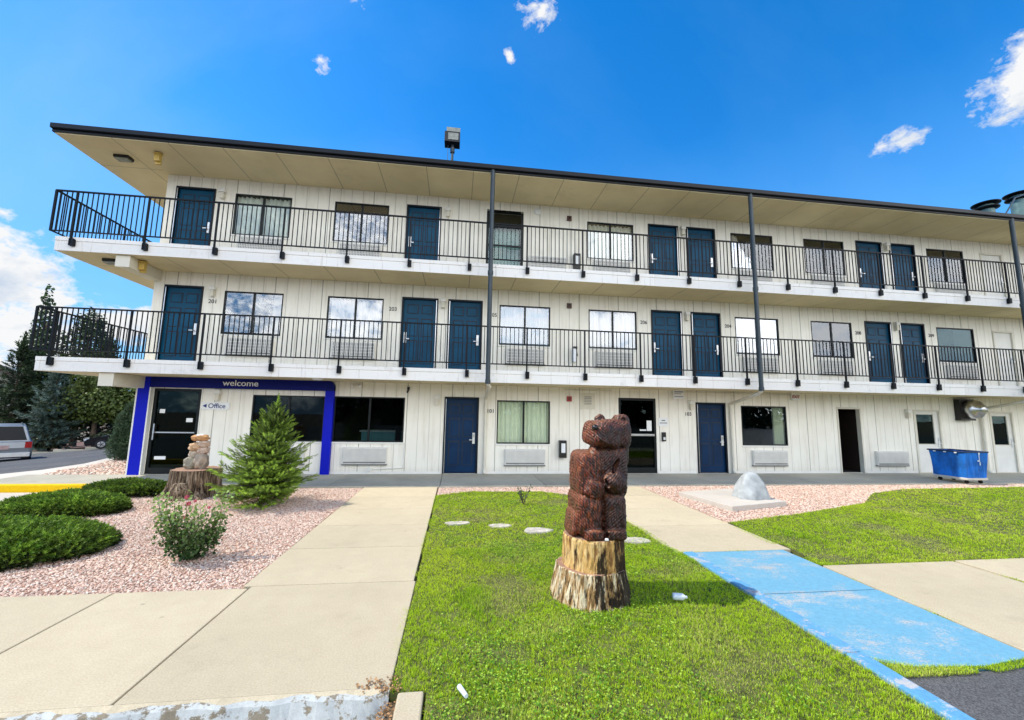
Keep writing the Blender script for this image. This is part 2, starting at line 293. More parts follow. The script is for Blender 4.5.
# ------------------------------------------------------------------ mesh helpers
class MB:
    def __init__(s): s.v = []; s.f = []; s.m = []
    def quad(s, a, b, c, d, mi=0):
        n = len(s.v); s.v += [tuple(a), tuple(b), tuple(c), tuple(d)]; s.f.append((n, n+1, n+2, n+3)); s.m.append(mi)
    def box(s, x0, x1, y0, y1, z0, z1, mi=0, M4=None):
        n = len(s.v)
        p = [(x0,y0,z0),(x1,y0,z0),(x1,y1,z0),(x0,y1,z0),(x0,y0,z1),(x1,y0,z1),(x1,y1,z1),(x0,y1,z1)]
        if M4 is not None: p = [tuple(M4 @ Vector(q)) for q in p]
        s.v += p
        for f in ((3,2,1,0),(4,5,6,7),(0,1,5,4),(1,2,6,5),(2,3,7,6),(3,0,4,7)):
            s.f.append(tuple(n+i for i in f)); s.m.append(mi)
    def tube(s, p0, p1, r0, r1=None, n=10, mi=0, cap=True):
        r1 = r0 if r1 is None else r1
        p0 = Vector(p0); p1 = Vector(p1); d = (p1-p0).normalized()
        a = d.orthogonal().normalized(); b = d.cross(a); k = len(s.v)
        for p, r in ((p0, r0), (p1, r1)):
            for i in range(n):
                t = 2*PI*i/n; s.v.append(tuple(p + (a*math.cos(t) + b*math.sin(t))*r))
        for i in range(n):
            j = (i+1) % n; s.f.append((k+i, k+j, k+n+j, k+n+i)); s.m.append(mi)
        if cap:
            s.f.append(tuple(k+n-1-i for i in range(n))); s.m.append(mi)
            s.f.append(tuple(k+n+i for i in range(n))); s.m.append(mi)
    def lathe(s, prof, c=(0,0,0), n=24, mi=0, sx=1, sy=1, jit=0):
        k = len(s.v); m = len(prof)
        for i in range(n):
            t = 2*PI*i/n
            for r, z in prof:
                q = r*(1+random.uniform(-jit, jit))
                s.v.append((c[0]+q*math.cos(t)*sx, c[1]+q*math.sin(t)*sy, c[2]+z))
        for i in range(n):
            j = (i+1) % n
            for q in range(m-1):
                s.f.append((k+i*m+q, k+j*m+q, k+j*m+q+1, k+i*m+q+1)); s.m.append(mi)
    def prism(s, poly, z0, z1, mi=0, mside=None):
        k = len(s.v); n = len(poly)
        s.v += [(x, y, z0) for x, y in poly] + [(x, y, z1) for x, y in poly]
        s.f.append(tuple(k+n-1-i for i in range(n))); s.m.append(mi)
        s.f.append(tuple(k+n+i for i in range(n))); s.m.append(mi)
        for i in range(n):
            j = (i+1) % n; s.f.append((k+i, k+j, k+n+j, k+n+i)); s.m.append(mi if mside is None else mside)
    def mesh(s, name, mats, smooth=False):
        me = bpy.data.meshes.new(name); me.from_pydata(s.v, [], s.f)
        for m in (mats if isinstance(mats, (list, tuple)) else [mats]): me.materials.append(m)
        me.polygons.foreach_set('material_index', s.m)
        if smooth: me.polygons.foreach_set('use_smooth', [True]*len(s.f))
        me.update(); return me
    def build(s, name, mats, parent=None, loc=(0,0,0), rz=0, smooth=False, bevel=0):
        return put(name, s.mesh(name, mats, smooth), parent, loc, rz, bevel)
def put(name, me, parent=None, loc=(0,0,0), rz=0, bevel=0):
    o = bpy.data.objects.new(name, me); COL.objects.link(o); o.location = loc; o.rotation_euler = (0,0,rz); o.parent = parent
    if bevel:
        b = o.modifiers.new('edge', 'BEVEL'); b.width = bevel; b.segments = 2; b.limit_method = 'ANGLE'
    return o
def empty(name, loc=(0,0,0), rz=0):
    o = bpy.data.objects.new(name, None); COL.objects.link(o); o.location = loc; o.rotation_euler = (0,0,rz); o.empty_display_size = 0.1
    return o
def tag(o, label=None, cat=None, group=None, kind=None):
    if label: o['label'] = label
    if cat: o['category'] = cat
    if group: o['group'] = group
    if kind: o['kind'] = kind
    return o
def struct(o, label=None, cat=None): return tag(o, label, cat, None, 'structure')
def np_mesh(name, V, F, cols, mat, smooth=False):
    """V (n,3); F (m,k) faces of one size; cols (n,3) per-vertex"""
    me = bpy.data.meshes.new(name); k = F.shape[1]
    me.vertices.add(len(V)); me.vertices.foreach_set('co', V.astype(np.float32).ravel())
    me.loops.add(F.size); me.loops.foreach_set('vertex_index', F.astype(np.int32).ravel())
    me.polygons.add(len(F)); me.polygons.foreach_set('loop_start', np.arange(0, F.size, k, dtype=np.int32))
    me.polygons.foreach_set('loop_total', np.full(len(F), k, dtype=np.int32))
    if smooth: me.polygons.foreach_set('use_smooth', np.ones(len(F), dtype=bool))
    me.update(calc_edges=True)
    if cols is not None:
        a = me.color_attributes.new('Col', 'FLOAT_COLOR', 'POINT')
        a.data.foreach_set('color', np.concatenate([cols, np.ones((len(cols), 1))], 1).astype(np.float32).ravel())
    me.materials.append(mat); return me
def scatter(name, tv, tf, pos, rot, scale, cols, mat, smooth=False, vcol=None):
    """copies of a small template (tv, tf) at pos with rotation matrices rot and scales; one mesh"""
    N = len(pos); n = len(tv)
    sc = np.asarray(scale, float)
    if sc.ndim == 1: sc = sc[:, None]
    L = tv[None] * sc[:, None, :]
    V = np.einsum('nij,nkj->nki', rot, L) + pos[:, None]
    F = (tf[None] + (np.arange(N) * n)[:, None, None]).reshape(-1, tf.shape[1])
    C = np.repeat(cols[:, None], n, 1)
    if vcol is not None: C = C * vcol[None, :, None]
    return np_mesh(name, V.reshape(-1, 3), F, np.clip(C.reshape(-1, 3), 0, 1), mat, smooth)
def rots(yaw, tilt, roll=None):
    """Rz(yaw) @ Rx(tilt) @ Rz(roll)"""
    def Rz(a):
        c, s = np.cos(a), np.sin(a); o = np.zeros_like(c); i = np.ones_like(c)
        return np.stack([np.stack([c, -s, o], -1), np.stack([s, c, o], -1), np.stack([o, o, i], -1)], -2)
    def Rx(a):
        c, s = np.cos(a), np.sin(a); o = np.zeros_like(c); i = np.ones_like(c)
        return np.stack([np.stack([i, o, o], -1), np.stack([o, c, -s], -1), np.stack([o, s, c], -1)], -2)
    R = Rz(yaw) @ Rx(tilt)
    return R if roll is None else R @ Rz(roll)
def align_z(D, spin=None):
    """rotation matrices whose z axis is D"""
    D = D / np.linalg.norm(D, axis=1, keepdims=True)
    yaw = np.arctan2(D[:, 0], -D[:, 1]); tilt = np.arccos(np.clip(D[:, 2], -1, 1))
    return rots(yaw, tilt, spin if spin is not None else rng.uniform(0, 2*PI, len(D)))
def in_poly(P, poly):
    x, y = P[:, 0], P[:, 1]; c = np.zeros(len(P), bool); n = len(poly)
    for i in range(n):
        x0, y0 = poly[i]; x1, y1 = poly[(i+1) % n]
        if y0 == y1: continue
        k = ((y0 > y) != (y1 > y)) & (x < (x1-x0)*(y-y0)/(y1-y0)+x0); c ^= k
    return c
def sample_poly(poly, dens):
    p = np.array(poly); lo = p.min(0); hi = p.max(0); N = int(np.prod(hi-lo)*dens)
    P = rng.uniform(lo, hi, (N, 2)); return P[in_poly(P, poly)]
def vnoise(P, f, seed=0):
    """cheap smooth 2-D value: sum of sines"""
    r = np.random.default_rng(seed); out = 0
    for k in range(6):
        a = r.uniform(0, 2*PI); ff = f*r.uniform(0.6, 1.9)
        out = out + np.sin((P[:, 0]*np.cos(a)+P[:, 1]*np.sin(a))*ff + r.uniform(0, 6.28))
    return out / 6
def text_mesh(name, body, size, mat, depth=0.004, bold=0.0, align='LEFT'):
    cu = bpy.data.curves.new(name, 'FONT'); cu.body = body; cu.size = size; cu.extrude = depth; cu.offset = bold; cu.align_x = align
    o = bpy.data.objects.new(name, cu); COL.objects.link(o)
    dg = bpy.context.evaluated_depsgraph_get(); dg.update()
    me = bpy.data.meshes.new_from_object(o.evaluated_get(dg)); bpy.data.objects.remove(o)
    # stand it upright, facing -Y
    me.transform(Matrix.Rotation(PI/2, 4, 'X')); me.materials.clear(); me.materials.append(mat); me.name = name
    return me

# ------------------------------------------------------------------ camera
cam = bpy.data.cameras.new('camera'); cam.sensor_width = 36; cam.lens = 412/1024*36; cam.clip_end = 2000; cam.clip_start = 0.05
co_ = bpy.data.objects.new('camera', cam); COL.objects.link(co_); scene.camera = co_
yaw, pit, rol = 0.1300534, 0.1262434, 0.0176227
f = Vector((math.sin(yaw)*math.cos(pit), math.cos(yaw)*math.cos(pit), math.sin(pit)))
r0 = Vector((math.cos(yaw), -math.sin(yaw), 0)); u0 = r0.cross(f)
r = r0*math.cos(rol) + u0*math.sin(rol); u = -r0*math.sin(rol) + u0*math.cos(rol)
co_.matrix_world = Matrix(((r.x, u.x, -f.x, 8.0065), (r.y, u.y, -f.y, -11.6656), (r.z, u.z, -f.z, 1.7060), (0, 0, 0, 1)))

# ------------------------------------------------------------------ light and sky
SUN = Vector((-1.35, 0.070, 1.78)).normalized()
sl = bpy.data.lights.new('sun', 'SUN'); sl.energy = 4.9; sl.angle = math.radians(0.53); sl.color = (1.0, 0.93, 0.80)
so = bpy.data.objects.new('sun', sl); COL.objects.link(so); so.rotation_euler = SUN.to_track_quat('Z', 'Y').to_euler(); so.location = (-10, 0, 20)
W = bpy.data.worlds.new('World'); scene.world = W; W.use_nodes = True; nt = W.node_tree; nt.nodes.clear()
out = nt.nodes.new('ShaderNodeOutputWorld'); bg = nt.nodes.new('ShaderNodeBackground'); STR = 0.15
bg.inputs[1].default_value = STR
sky = nt.nodes.new('ShaderNodeTexSky'); sky.sky_type = 'NISHITA'; sky.sun_disc = False
sky.sun_elevation = math.asin(SUN.z); sky.sun_rotation = math.atan2(SUN.x, SUN.y)
sky.air_density = 1.0; sky.dust_density = 0.4; sky.ozone_density = 3.0; sky.altitude = 1500
tc = nt.nodes.new('ShaderNodeTexCoord'); D = tc.outputs['Generated']
hs = nd(nt, 'ShaderNodeHueSaturation', i_Hue=0.500, i_Saturation=1.37, i_Value=2.0); nt.links.new(sky.outputs[0], hs.inputs['Color'])
def blob(c, rx, rz):
    s1 = nt.nodes.new('ShaderNodeVectorMath'); s1.operation = 'SUBTRACT'; nt.links.new(D, s1.inputs[0]); s1.inputs[1].default_value = c
    s2 = nt.nodes.new('ShaderNodeVectorMath'); s2.operation = 'MULTIPLY'; nt.links.new(s1.outputs[0], s2.inputs[0]); s2.inputs[1].default_value = (1/rx, 1/rx, 1/rz)
    s3 = nt.nodes.new('ShaderNodeVectorMath'); s3.operation = 'LENGTH'; nt.links.new(s2.outputs[0], s3.inputs[0])
    return mth(nt, 'SUBTRACT', 1.0, s3.outputs['Value'], True)
BL = [((-.70,.69,.20),.10,.075), ((-.715,.685,.25),.055,.05), ((-.655,.735,.16),.07,.05), ((-.69,.71,.10),.13,.06), ((-.60,.79,.135),.09,.045), ((-.56,.81,.15),.05,.035),
      ((-.20,.67,.72),.022,.03), ((.118,.666,.737),.048,.045), ((.145,.64,.75),.03,.03), ((.079,.718,.691),.014,.022), ((-.271,.723,.635),.026,.02),
      ((.79,.42,.475),.060,.060), ((.80,.40,.45),.05,.05), ((.714,.536,.452),.036,.018), ((.735,.52,.458),.022,.014), ((.81,.44,.39),.02,.018),
      ]
BL = [(c, a*k, b*k) for (c, a, b), k in zip(BL, [1.3, 1.2, 1.15, 1.2, 1.05, .95]+[1.0, 1.25, 1.1, 1.2, 1.2, 1.35, 1.2, 1.35, 1.2, 1.3])]
acc = None
for q_, b_ in enumerate(BL):
    v = blob(*b_)
    if q_ > 5: v = mth(nt, 'MULTIPLY', v, 1.15 if q_ in (11, 12) else 0.52)
    acc = v if acc is None else mth(nt, 'MAXIMUM', acc, v)
mpn = nt.nodes.new('ShaderNodeMapping'); mpn.inputs['Scale'].default_value = (1, 1, 1.5); nt.links.new(D, mpn.inputs[0])
nz = nd(nt, 'ShaderNodeTexNoise', i_Scale=15.0, i_Detail=9.0, i_Roughness=0.66, i_Distortion=0.25); nt.links.new(mpn.outputs[0], nz.inputs['Vector'])
big = nd(nt, 'ShaderNodeTexNoise', i_Scale=4.0, i_Detail=5.0, i_Roughness=0.6); nt.links.new(D, big.inputs['Vector'])
hz = nt.nodes.new('ShaderNodeSeparateXYZ'); nt.links.new(D, hz.inputs[0])
# bright cloud bank added behind the camera to fill the facade and window reflections
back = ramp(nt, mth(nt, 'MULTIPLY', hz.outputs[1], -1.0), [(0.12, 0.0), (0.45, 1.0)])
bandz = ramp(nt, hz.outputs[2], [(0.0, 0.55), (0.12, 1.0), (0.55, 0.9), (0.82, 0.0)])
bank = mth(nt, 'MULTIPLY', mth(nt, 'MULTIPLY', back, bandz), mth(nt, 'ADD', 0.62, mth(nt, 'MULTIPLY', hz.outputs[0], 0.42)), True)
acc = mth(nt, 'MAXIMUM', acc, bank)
nz3 = nd(nt, 'ShaderNodeTexNoise', i_Scale=48.0, i_Detail=6.0, i_Roughness=0.6, i_Distortion=0.4); nt.links.new(mpn.outputs[0], nz3.inputs['Vector'])
field = mth(nt, 'ADD', mth(nt, 'MULTIPLY', acc, 1.25), mth(nt, 'ADD', mth(nt, 'MULTIPLY', mth(nt, 'SUBTRACT', nz.outputs[0], 0.5), 2.0), mth(nt, 'MULTIPLY', mth(nt, 'SUBTRACT', nz3.outputs[0], 0.5), 1.1)))
gate = mth(nt, 'GREATER_THAN', acc, 0.001)
mask = mth(nt, 'MULTIPLY', ramp(nt, field, [(0.28, 0.0), (0.72, 1.0)]), ramp(nt, acc, [(0.0, 0.0), (0.10, 1.0)]))
nz2 = nd(nt, 'ShaderNodeTexNoise', i_Scale=11.0, i_Detail=6.0, i_Roughness=0.6); nt.links.new(mpn.outputs[0], nz2.inputs['Vector'])
ccol = ramp(nt, nz2.outputs[0], [(0.30, (0.62, 0.72, 0.86)), (0.50, (0.96, 0.97, 0.98))])
cs = nt.nodes.new('ShaderNodeVectorMath'); cs.operation = 'SCALE'; nt.links.new(ccol, cs.inputs[0]); nt.links.new(mth(nt, 'MULTIPLY', mth(nt, 'ADD', 0.98, mth(nt, 'MULTIPLY', back, 2.2)), 1/STR), cs.inputs['Scale'])  # cloud behind the camera brightened further as facade fill
# thin haze brightening towards the sun's side (left)
hzf = ramp(nt, mth(nt, 'MULTIPLY', hz.outputs[0], -1.0), [(0.0, 0.0), (0.75, 0.30)])
skyc = mixc(nt, hzf, hs.outputs[0], (0.16/STR, 0.50/STR, 0.95/STR))
lowk = ramp(nt, hz.outputs[2], [(0.0, 0.85), (0.55, 0.0)])
skyc = mixc(nt, lowk, skyc, (0.19/STR, 0.52/STR, 0.98/STR))
cir = noise(nt, D, 1.6, 7, 0.55, (1.0, 2.6, 1.0))
skyc = mixc(nt, mth(nt, 'MULTIPLY', ramp(nt, cir, [(0.45, 0.0), (0.75, 0.22)]), ramp(nt, mth(nt, 'MULTIPLY', hz.outputs[0], -1.0), [(0.0, 0.25), (0.5, 1.0)])), skyc, (0.55/STR, 0.78/STR, 1.0/STR))
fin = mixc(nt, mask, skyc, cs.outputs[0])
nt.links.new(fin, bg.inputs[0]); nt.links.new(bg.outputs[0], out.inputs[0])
scene.view_settings.view_transform = 'Standard'; scene.view_settings.look = 'None'; scene.view_settings.exposure = 0

# ------------------------------------------------------------------ setting: ground, road, walks
def slope(x, y): return -0.085*max(0.0, min(40, -2.8-x)) - 0.010*max(0.0, min(60, y))*min(1.0, max(0.0, (-2.0-x)/3.0))
def sheet(name, x0, x1, y0, y1, base, mat, nx=60, ny=60, fn=slope):
    m = MB()
    xs = np.linspace(x0, x1, nx+1); ys = np.linspace(y0, y1, ny+1)
    for y in ys:
        for x in xs: m.v.append((x, y, base + fn(x, y)))
    for j in range(ny):
        for i in range(nx):
            a = j*(nx+1)+i; m.f.append((a, a+1, a+nx+2, a+nx+1)); m.m.append(0)
    return m.build(name, mat, smooth=True)
struct(sheet('ground', -400, 400, -400, 400, -0.20, M['soil'], 100, 100))
struct(sheet('road', -70, 0.95, -60, 24.0, -0.012, M['asphalt'], 80, 90, lambda x, y: slope(x, y) - 0.12*min(1, max(0, (-8.4-y)/0.5))))
def lot(name, poly, z):
    m = MB(); m.prism(poly, z-0.1, z); return struct(m.build(name, M['asphalt']))
lot('parking_lot', [(0.95, -60), (7.70, -60), (7.70, -8.9), (0.95, -8.9)], -0.132)
lot('parking_lot', [(11.02, -60), (60, -60), (60, -9.06), (11.02, -9.02)], -0.02)
# mulch bank behind the road
struct(sheet('mulch_bank', -70, 2, 24.0, 60, 0.10, M['mulch'], 40, 20))
m = MB()
for i in range(34):
    x0 = -70 + i*2.1; m.box(x0, x0+2.09, 23.85, 24.05, slope(x0, 24)-0.1, slope(x0+1, 24)+0.12)
struct(m.build('road_kerb', M['concrete_walk']))
def slab(m, x0, x1, y0, y1, z1=0.0, g=0.006, mi=0): m.box(x0+g, x1-g, y0+g, y1-g, z1-0.16, z1, mi)
# sidewalk and garden path
m = MB()
for a, b_ in ((-0.5, 0.9), (0.9, 2.45), (2.45, 3.72), (3.72, 4.95), (4.95, 6.10)): slab(m, a, b_, -8.80, -7.2)
slab(m, 6.10, 7.66, -8.80, -7.16)
ys = [-7.16, -6.06, -5.02, -3.98, -2.94, -1.92]
for a, b_ in zip(ys, ys[1:]): slab(m, 6.02, 7.64, a, b_)
struct(m.build('sidewalk', M['concrete'], bevel=0.008))
m = MB(); xx = -2.2
while xx < 33: slab(m, xx, min(33, xx+2.47), -1.90, -0.0, 0.012); xx += 2.47
struct(m.build('walkway', M['concrete_walk'], bevel=0.006))
m = MB()
for a, b_ in ((-6.55, -5.35), (-5.35, -4.2), (-4.2, -3.05), (-3.05, -1.92)): slab(m, 10.80, 12.40, a, b_, -0.004)
struct(m.build('side_path', M['concrete'], bevel=0.006))
m = MB(); slab(m, 12.29, 14.07, -8.9, -7.12); xx = 14.12
while xx < 40: slab(m, xx, xx+1.8, -8.9, -7.10); xx += 1.8
struct(m.build('right_sidewalk', M['concrete'], bevel=0.006))
# painted ramp and kerbs
m = MB(); slab(m, 11.02, 12.27, -7.77, -6.56, -0.002, 0.005)
m.prism([(11.02, -7.78), (11.02, -8.86), (11.25, -8.95), (11.75, -8.99), (12.27, -8.93), (12.27, -7.78)], -0.16, -0.002)
struct(m.build('painted_ramp', M['ramp_blue'], bevel=0.004))
m = MB(); yy = -6.56
while yy > -13: m.box(10.875, 11.012, yy-2.2, yy-0.008, -0.2, 0.012); yy -= 2.2
struct(m.build('ramp_kerb', M['curb_blue'], bevel=0.012))
m = MB(); yy = -8.86
while yy > -14: m.box(7.71, 7.865, yy-1.5, yy-0.01, -0.25, 0.012); yy -= 1.5
struct(m.build('lawn_kerb', M['concrete'], bevel=0.012))
# rough broken front edge of the sidewalk with peeling paint
m = MB(); n = 160; xs = np.linspace(-0.5, 7.655, n)
jit = [0.016*math.sin(x*9)+0.012*math.sin(x*23+1)+random.uniform(-.006, .006) for x in xs]
for i in range(n-1):
    a, b_ = xs[i], xs[i+1]; ja, jb = jit[i], jit[i+1]
    m.quad((a, -8.80, 0.001), (a, -8.835+ja, -0.002), (b_, -8.835+jb, -0.002), (b_, -8.80, 0.001), 1)
    m.quad((a, -8.835+ja, -0.002), (a, -8.858+ja*.6, -0.020), (b_, -8.858+jb*.6, -0.020), (b_, -8.835+jb, -0.002), 0)
    m.quad((a, -8.858+ja*.6, -0.020), (a, -8.90, -0.135), (b_, -8.90, -0.135), (b_, -8.858+jb*.6, -0.020), 0)
m.box(-0.5, 7.655, -9.28, -8.895, -0.3, -0.118, 0)
struct(m.build('sidewalk_kerb', [M['curb_white'], M['concrete']]))
m = MB(); m.box(-7, 1.05, -2.22, -2.07, -0.2, 0.135)
struct(m.build('yellow_kerb', M['curb_yellow'], bevel=0.015))
m = MB(); slab(m, -2.2, 0.93, -3.02, -2.23, -0.004)
struct(m.build('driveway_apron', M['concrete_pale'], bevel=0.005))
m = MB()
m.prism([(-3.0, -2.06), (-2.21, -2.06), (-2.21, 0.0), (-1.96, 0.01), (-2.21, .9), (-2.36, 2.2), (-3.02, 4.0), (-3.02, 9), (-3.3, 9), (-3.3, 4.0), (-2.75, 2.2), (-2.7, .9), (-3.1, -.3)], -0.3, 0.0)
struct(m.build('corner_pavement', M['concrete_pale'], bevel=0.01))
# bed edging (pale kerb at the left end of the gravel bed)
m = MB()
edge = [(1.12, -2.25), (0.92, -2.9), (0.86, -3.6), (1.0, -4.2), (1.0, -5.2), (0.9, -7.18)]
for (xa, ya), (xb, yb) in zip(edge, edge[1:]):
    m.quad((xa-.07, ya, 0.03), (xb-.07, yb, 0.03), (xb+.07, yb, 0.03), (xa+.07, ya, 0.03)); m.quad((xa-.07, ya, -0.2), (xb-.07, yb, -0.2), (xb-.07, yb, 0.03), (xa-.07, ya, 0.03)); m.quad((xa+.07, ya, 0.03), (xb+.07, yb, 0.03), (xb+.07, yb, -0.2), (xa+.07, ya, -0.2))
struct(m.build('bed_edging', M['concrete']))
# flat bases
BED = [(1.12, -1.93), (0.95, -2.9), (0.9, -3.6), (1.05, -4.2), (1.05, -5.2), (0.95, -7.19), (6.02, -7.19), (6.0, -4.5), (6.02, -1.92)]
RB = [(12.42, -1.92), (12.42, -6.55), (12.44, -5.22), (14.02, -4.78), (16.33, -3.97), (17.5, -3.1), (19.0, -2.52), (22.8, -2.37), (33, -2.3), (33, -1.92)]
RB = [(12.42, -1.92), (12.43, -5.22), (14.02, -4.78), (16.33, -3.97), (17.2, -3.3), (17.6, -3.02), (19.0, -2.52), (22.8, -2.37), (33, -2.3), (33, -1.92)]
TOPG = [(7.66, -1.92), (7.66, -2.82), (8.35, -2.42), (9.9, -2.5), (10.78, -3.1), (10.78, -1.92)]
SIDEG = [(-1.95, 0.01), (-0.01, 0.01), (-0.01, 9), (-3.0, 9), (-3.0, 4.0), (-2.35, 2.2), (-2.2, .9)]
LAWN1 = [(7.66, -2.82), (7.66, -8.84), (7.88, -8.86), (7.88, -14), (10.86, -14), (10.86, -6.5), (10.78, -6.4), (10.78, -3.1), (9.9, -2.5), (8.35, -2.42)]
LAWN2 = [(12.43, -5.22), (12.42, -6.6), (12.30, -7.1), (40, -7.09), (40, -2.3), (33, -2.3), (22.8, -2.37), (19.0, -2.52), (17.6, -3.02), (17.2, -3.3), (16.33, -3.97), (14.02, -4.78)]
m = MB()
for p in (BED, RB, TOPG, SIDEG): m.prism(p[::-1], -0.12, -0.022)
struct(m.build('gravel_bed', M['gravel_bed']))
m = MB()
for p in (LAWN1, LAWN2): m.prism(p, -0.12, -0.010)
struct(m.build('lawn_soil', M['turf']))

# ------------------------------------------------------------------ gravel
t_ico = bmesh.new(); bmesh.ops.create_icosphere(t_ico, subdivisions=1, radius=1.0)
ICO_V = np.array([v.co[:] for v in t_ico.verts]); ICO_F = np.array([[v.index for v in f.verts] for f in t_ico.faces])
ICO_V = ICO_V * (1 + np.random.default_rng(3).uniform(-0.22, 0.22, (len(ICO_V), 1)))
P = []; S = []
for poly, dens, s0 in ((BED, 3000, 0.0108), (RB, 1500, 0.0125), (TOPG, 2200, 0.0108), (SIDEG, 350, 0.03)):
    q = sample_poly(poly, dens); P.append(q); S.append(s0*rng.uniform(0.55, 1.45, len(q)))
P = np.concatenate(P); S = np.concatenate(S); n = len(P)
pal = np.array([(0.58, 0.40, 0.30), (0.66, 0.50, 0.40), (0.42, 0.25, 0.18), (0.72, 0.62, 0.52), (0.26, 0.17, 0.13), (0.62, 0.44, 0.34), (0.54, 0.45, 0.37)])
cl = np.clip(pal[rng.integers(0, len(pal), n)] * rng.uniform(1.05, 1.5, (n, 1)), 0, .86); cl = cl*.62+np.array([(.64, .46, .37)])*.38
pos = np.column_stack([P, -0.020 + S*0.45])
sc = np.column_stack([S*rng.uniform(0.8, 1.35, n), S*rng.uniform(0.7, 1.1, n), S*rng.uniform(0.45, 0.8, n)])
me = scatter('gravel', ICO_V, ICO_F, pos, rots(rng.uniform(0, 6.28, n), rng.uniform(-.35, .35, n)), sc, cl, M['stone'])
tag(put('gravel', me), 'pink crushed gravel covering the garden beds', 'gravel', kind='stuff')

# ------------------------------------------------------------------ grass
BL_V = np.array([(-0.5, 0, 0), (0.5, 0, 0), (0.38, 0.10, 0.55), (-0.38, 0.10, 0.55), (0, 0.45, 1.0)], float)
def clump_noise(P): return 0.5 + 0.5*vnoise(P, 1.6, 5), 0.5 + 0.5*vnoise(P, 5.0, 8), 0.5+0.5*vnoise(P, 14, 4)
zones = [([(7.66, -6.2), (7.66, -8.84), (7.88, -8.86), (7.88, -10.2), (10.86, -10.2), (10.86, -6.5), (10.78, -6.2)], 17000, 1.0),
         ([(7.66, -2.82), (7.66, -6.2), (10.78, -6.2), (10.78, -3.1), (9.9, -2.5), (8.35, -2.42)], 6500, 1.45),
         ([(12.43, -5.22), (12.42, -6.6), (12.30, -7.1), (16.5, -7.09), (16.5, -3.95), (16.33, -3.97), (14.02, -4.78)], 6500, 1.5),
         ([(16.5, -3.95), (16.5, -7.09), (33, -7.08), (33, -2.3), (22.8, -2.37), (19.0, -2.52), (17.6, -3.02), (17.2, -3.3), (16.33, -3.97)], 2300, 2.4),
         # weeds in the joints
         ([(12.24, -7.5), (12.34, -7.5), (12.36, -8.9), (12.22, -8.9)], 9000, 1.0), ([(14.04, -7.2), (14.12, -7.1), (14.13, -8.2), (14.05, -8.2)], 9000, 1.0),
         ([(11.0, -8.82), (11.25, -8.94), (11.75, -8.985), (12.30, -8.92), (12.3, -8.99), (11.75, -9.06), (11.25, -9.05), (11.02, -9.04)], 36000, 0.9),
         ([(12.3, -8.92), (16, -8.9), (16, -9.0), (12.3, -9.05)], 9000, 0.9),
         ([(10.84, -6.50), (11.9, -6.53), (11.9, -6.585), (10.84, -6.57)], 7000, 0.7),
         ([(7.615, -2.9), (7.69, -2.9), (7.70, -8.8), (7.60, -8.8)], 9000, 0.9), ([(10.76, -3.1), (10.85, -3.1), (10.86, -6.5), (10.76, -6.5)], 9000, 1.0),
         ([(10.84, -6.5), (10.92, -6.5), (10.92, -10.2), (10.84, -10.2)], 11000, .9), ([(12.33, -5.2), (12.45, -5.2), (12.45, -7.1), (12.25, -7.1)], 9000, 1.1), ([(12.3, -7.16), (20, -7.16), (20, -7.04), (12.3, -7.04)], 6000, 1.3)]
P = []; H = []; Wd = []; lawnflag = []
for k, (poly, dens, w) in enumerate(zones):
    q = sample_poly(poly, dens)
    if k < 4:
        cc = sample_poly(poly, dens/9); ix = rng.integers(0, len(cc), int(len(q)*.72)); tq = cc[ix]+rng.normal(0, .0075*(1+.5*k), (len(ix), 2)); q = np.concatenate([tq[in_poly(tq, poly)], q[:int(len(q)*.28)]])
        # bare patches
        for bx, by, br in ((10.16, -7.15, 0.16), (8.42, -8.50, 0.22), (9.5, -8.2, 0.08), (8.05, -7.9, 0.12), (9.35, -4.6, 0.12), (8.9, -8.75, .1)):
            d = np.hypot(q[:, 0]-bx, (q[:, 1]-by)*1.3); q = q[rng.uniform(0, 1, len(q)) < np.clip((d/br)**2*0.8+0.12, 0, 1)]
        d = np.hypot(q[:, 0]-9.28, q[:, 1]+7.6); q = q[d > 0.33]
    else:
        q = q[vnoise(q, 9, 17) > (0.0 if k != 6 else -0.22)]
    if k < 4: q = q[(rng.uniform(0, 1, len(q)) > .45*np.clip((vnoise(q, 2.3, 41)+.6*vnoise(q, 6.5, 42)-.28)*2.2, 0, 1))]
    P.append(q); H.append(rng.uniform(0.014, 0.036, len(q))*(1 if k < 4 else 0.8)); Wd.append(np.full(len(q), 0.0034*w))
P = np.concatenate(P); H = np.concatenate(H); Wd = np.concatenate(Wd); n = len(P)
a, b_, c = clump_noise(P); H *= 0.65 + 0.6*b_
g1 = np.array((0.46, 0.72, 0.022)); g2 = np.array((0.80, 0.94, 0.07)); g3 = np.array((0.92, 0.86, 0.28)); g4 = np.array((0.10, 0.26, 0.01))
mixk = np.clip(0.35+0.5*(a-0.5)*2+rng.normal(0, 0.25, n), 0, 1)[:, None]
cl = g1*(1-mixk)+g2*mixk
yel = (rng.uniform(0, 1, n) < np.clip(0.12+0.9*(b_-0.58)*2, 0.05, 0.65))[:, None]
cl = np.where(yel, cl*0.35+g3*0.65, cl); drk = (rng.uniform(0, 1, n) < 0.10+0.22*(c < 0.38))[:, None]; cl = np.where(drk, cl*0.3+g4*0.7, cl)
cl = cl*rng.uniform(0.8, 1.2, (n, 1))
pos = np.column_stack([P, np.full(n, -0.012)])
dry = np.clip((vnoise(P, 2.3, 41)+.6*vnoise(P, 6.5, 42)-.28)*2.2, 0, 1); lush = np.clip((vnoise(P, 3.1, 51)+.5*vnoise(P, 11, 52)-.30)*2.2, 0, 1)
kd = (rng.uniform(0, 1, n) < .62*dry)[:, None]; cl = np.where(kd, cl*.25+np.array([(.86, .72, .34)])*.75*rng.uniform(.6, 1.1, (n, 1)), cl)
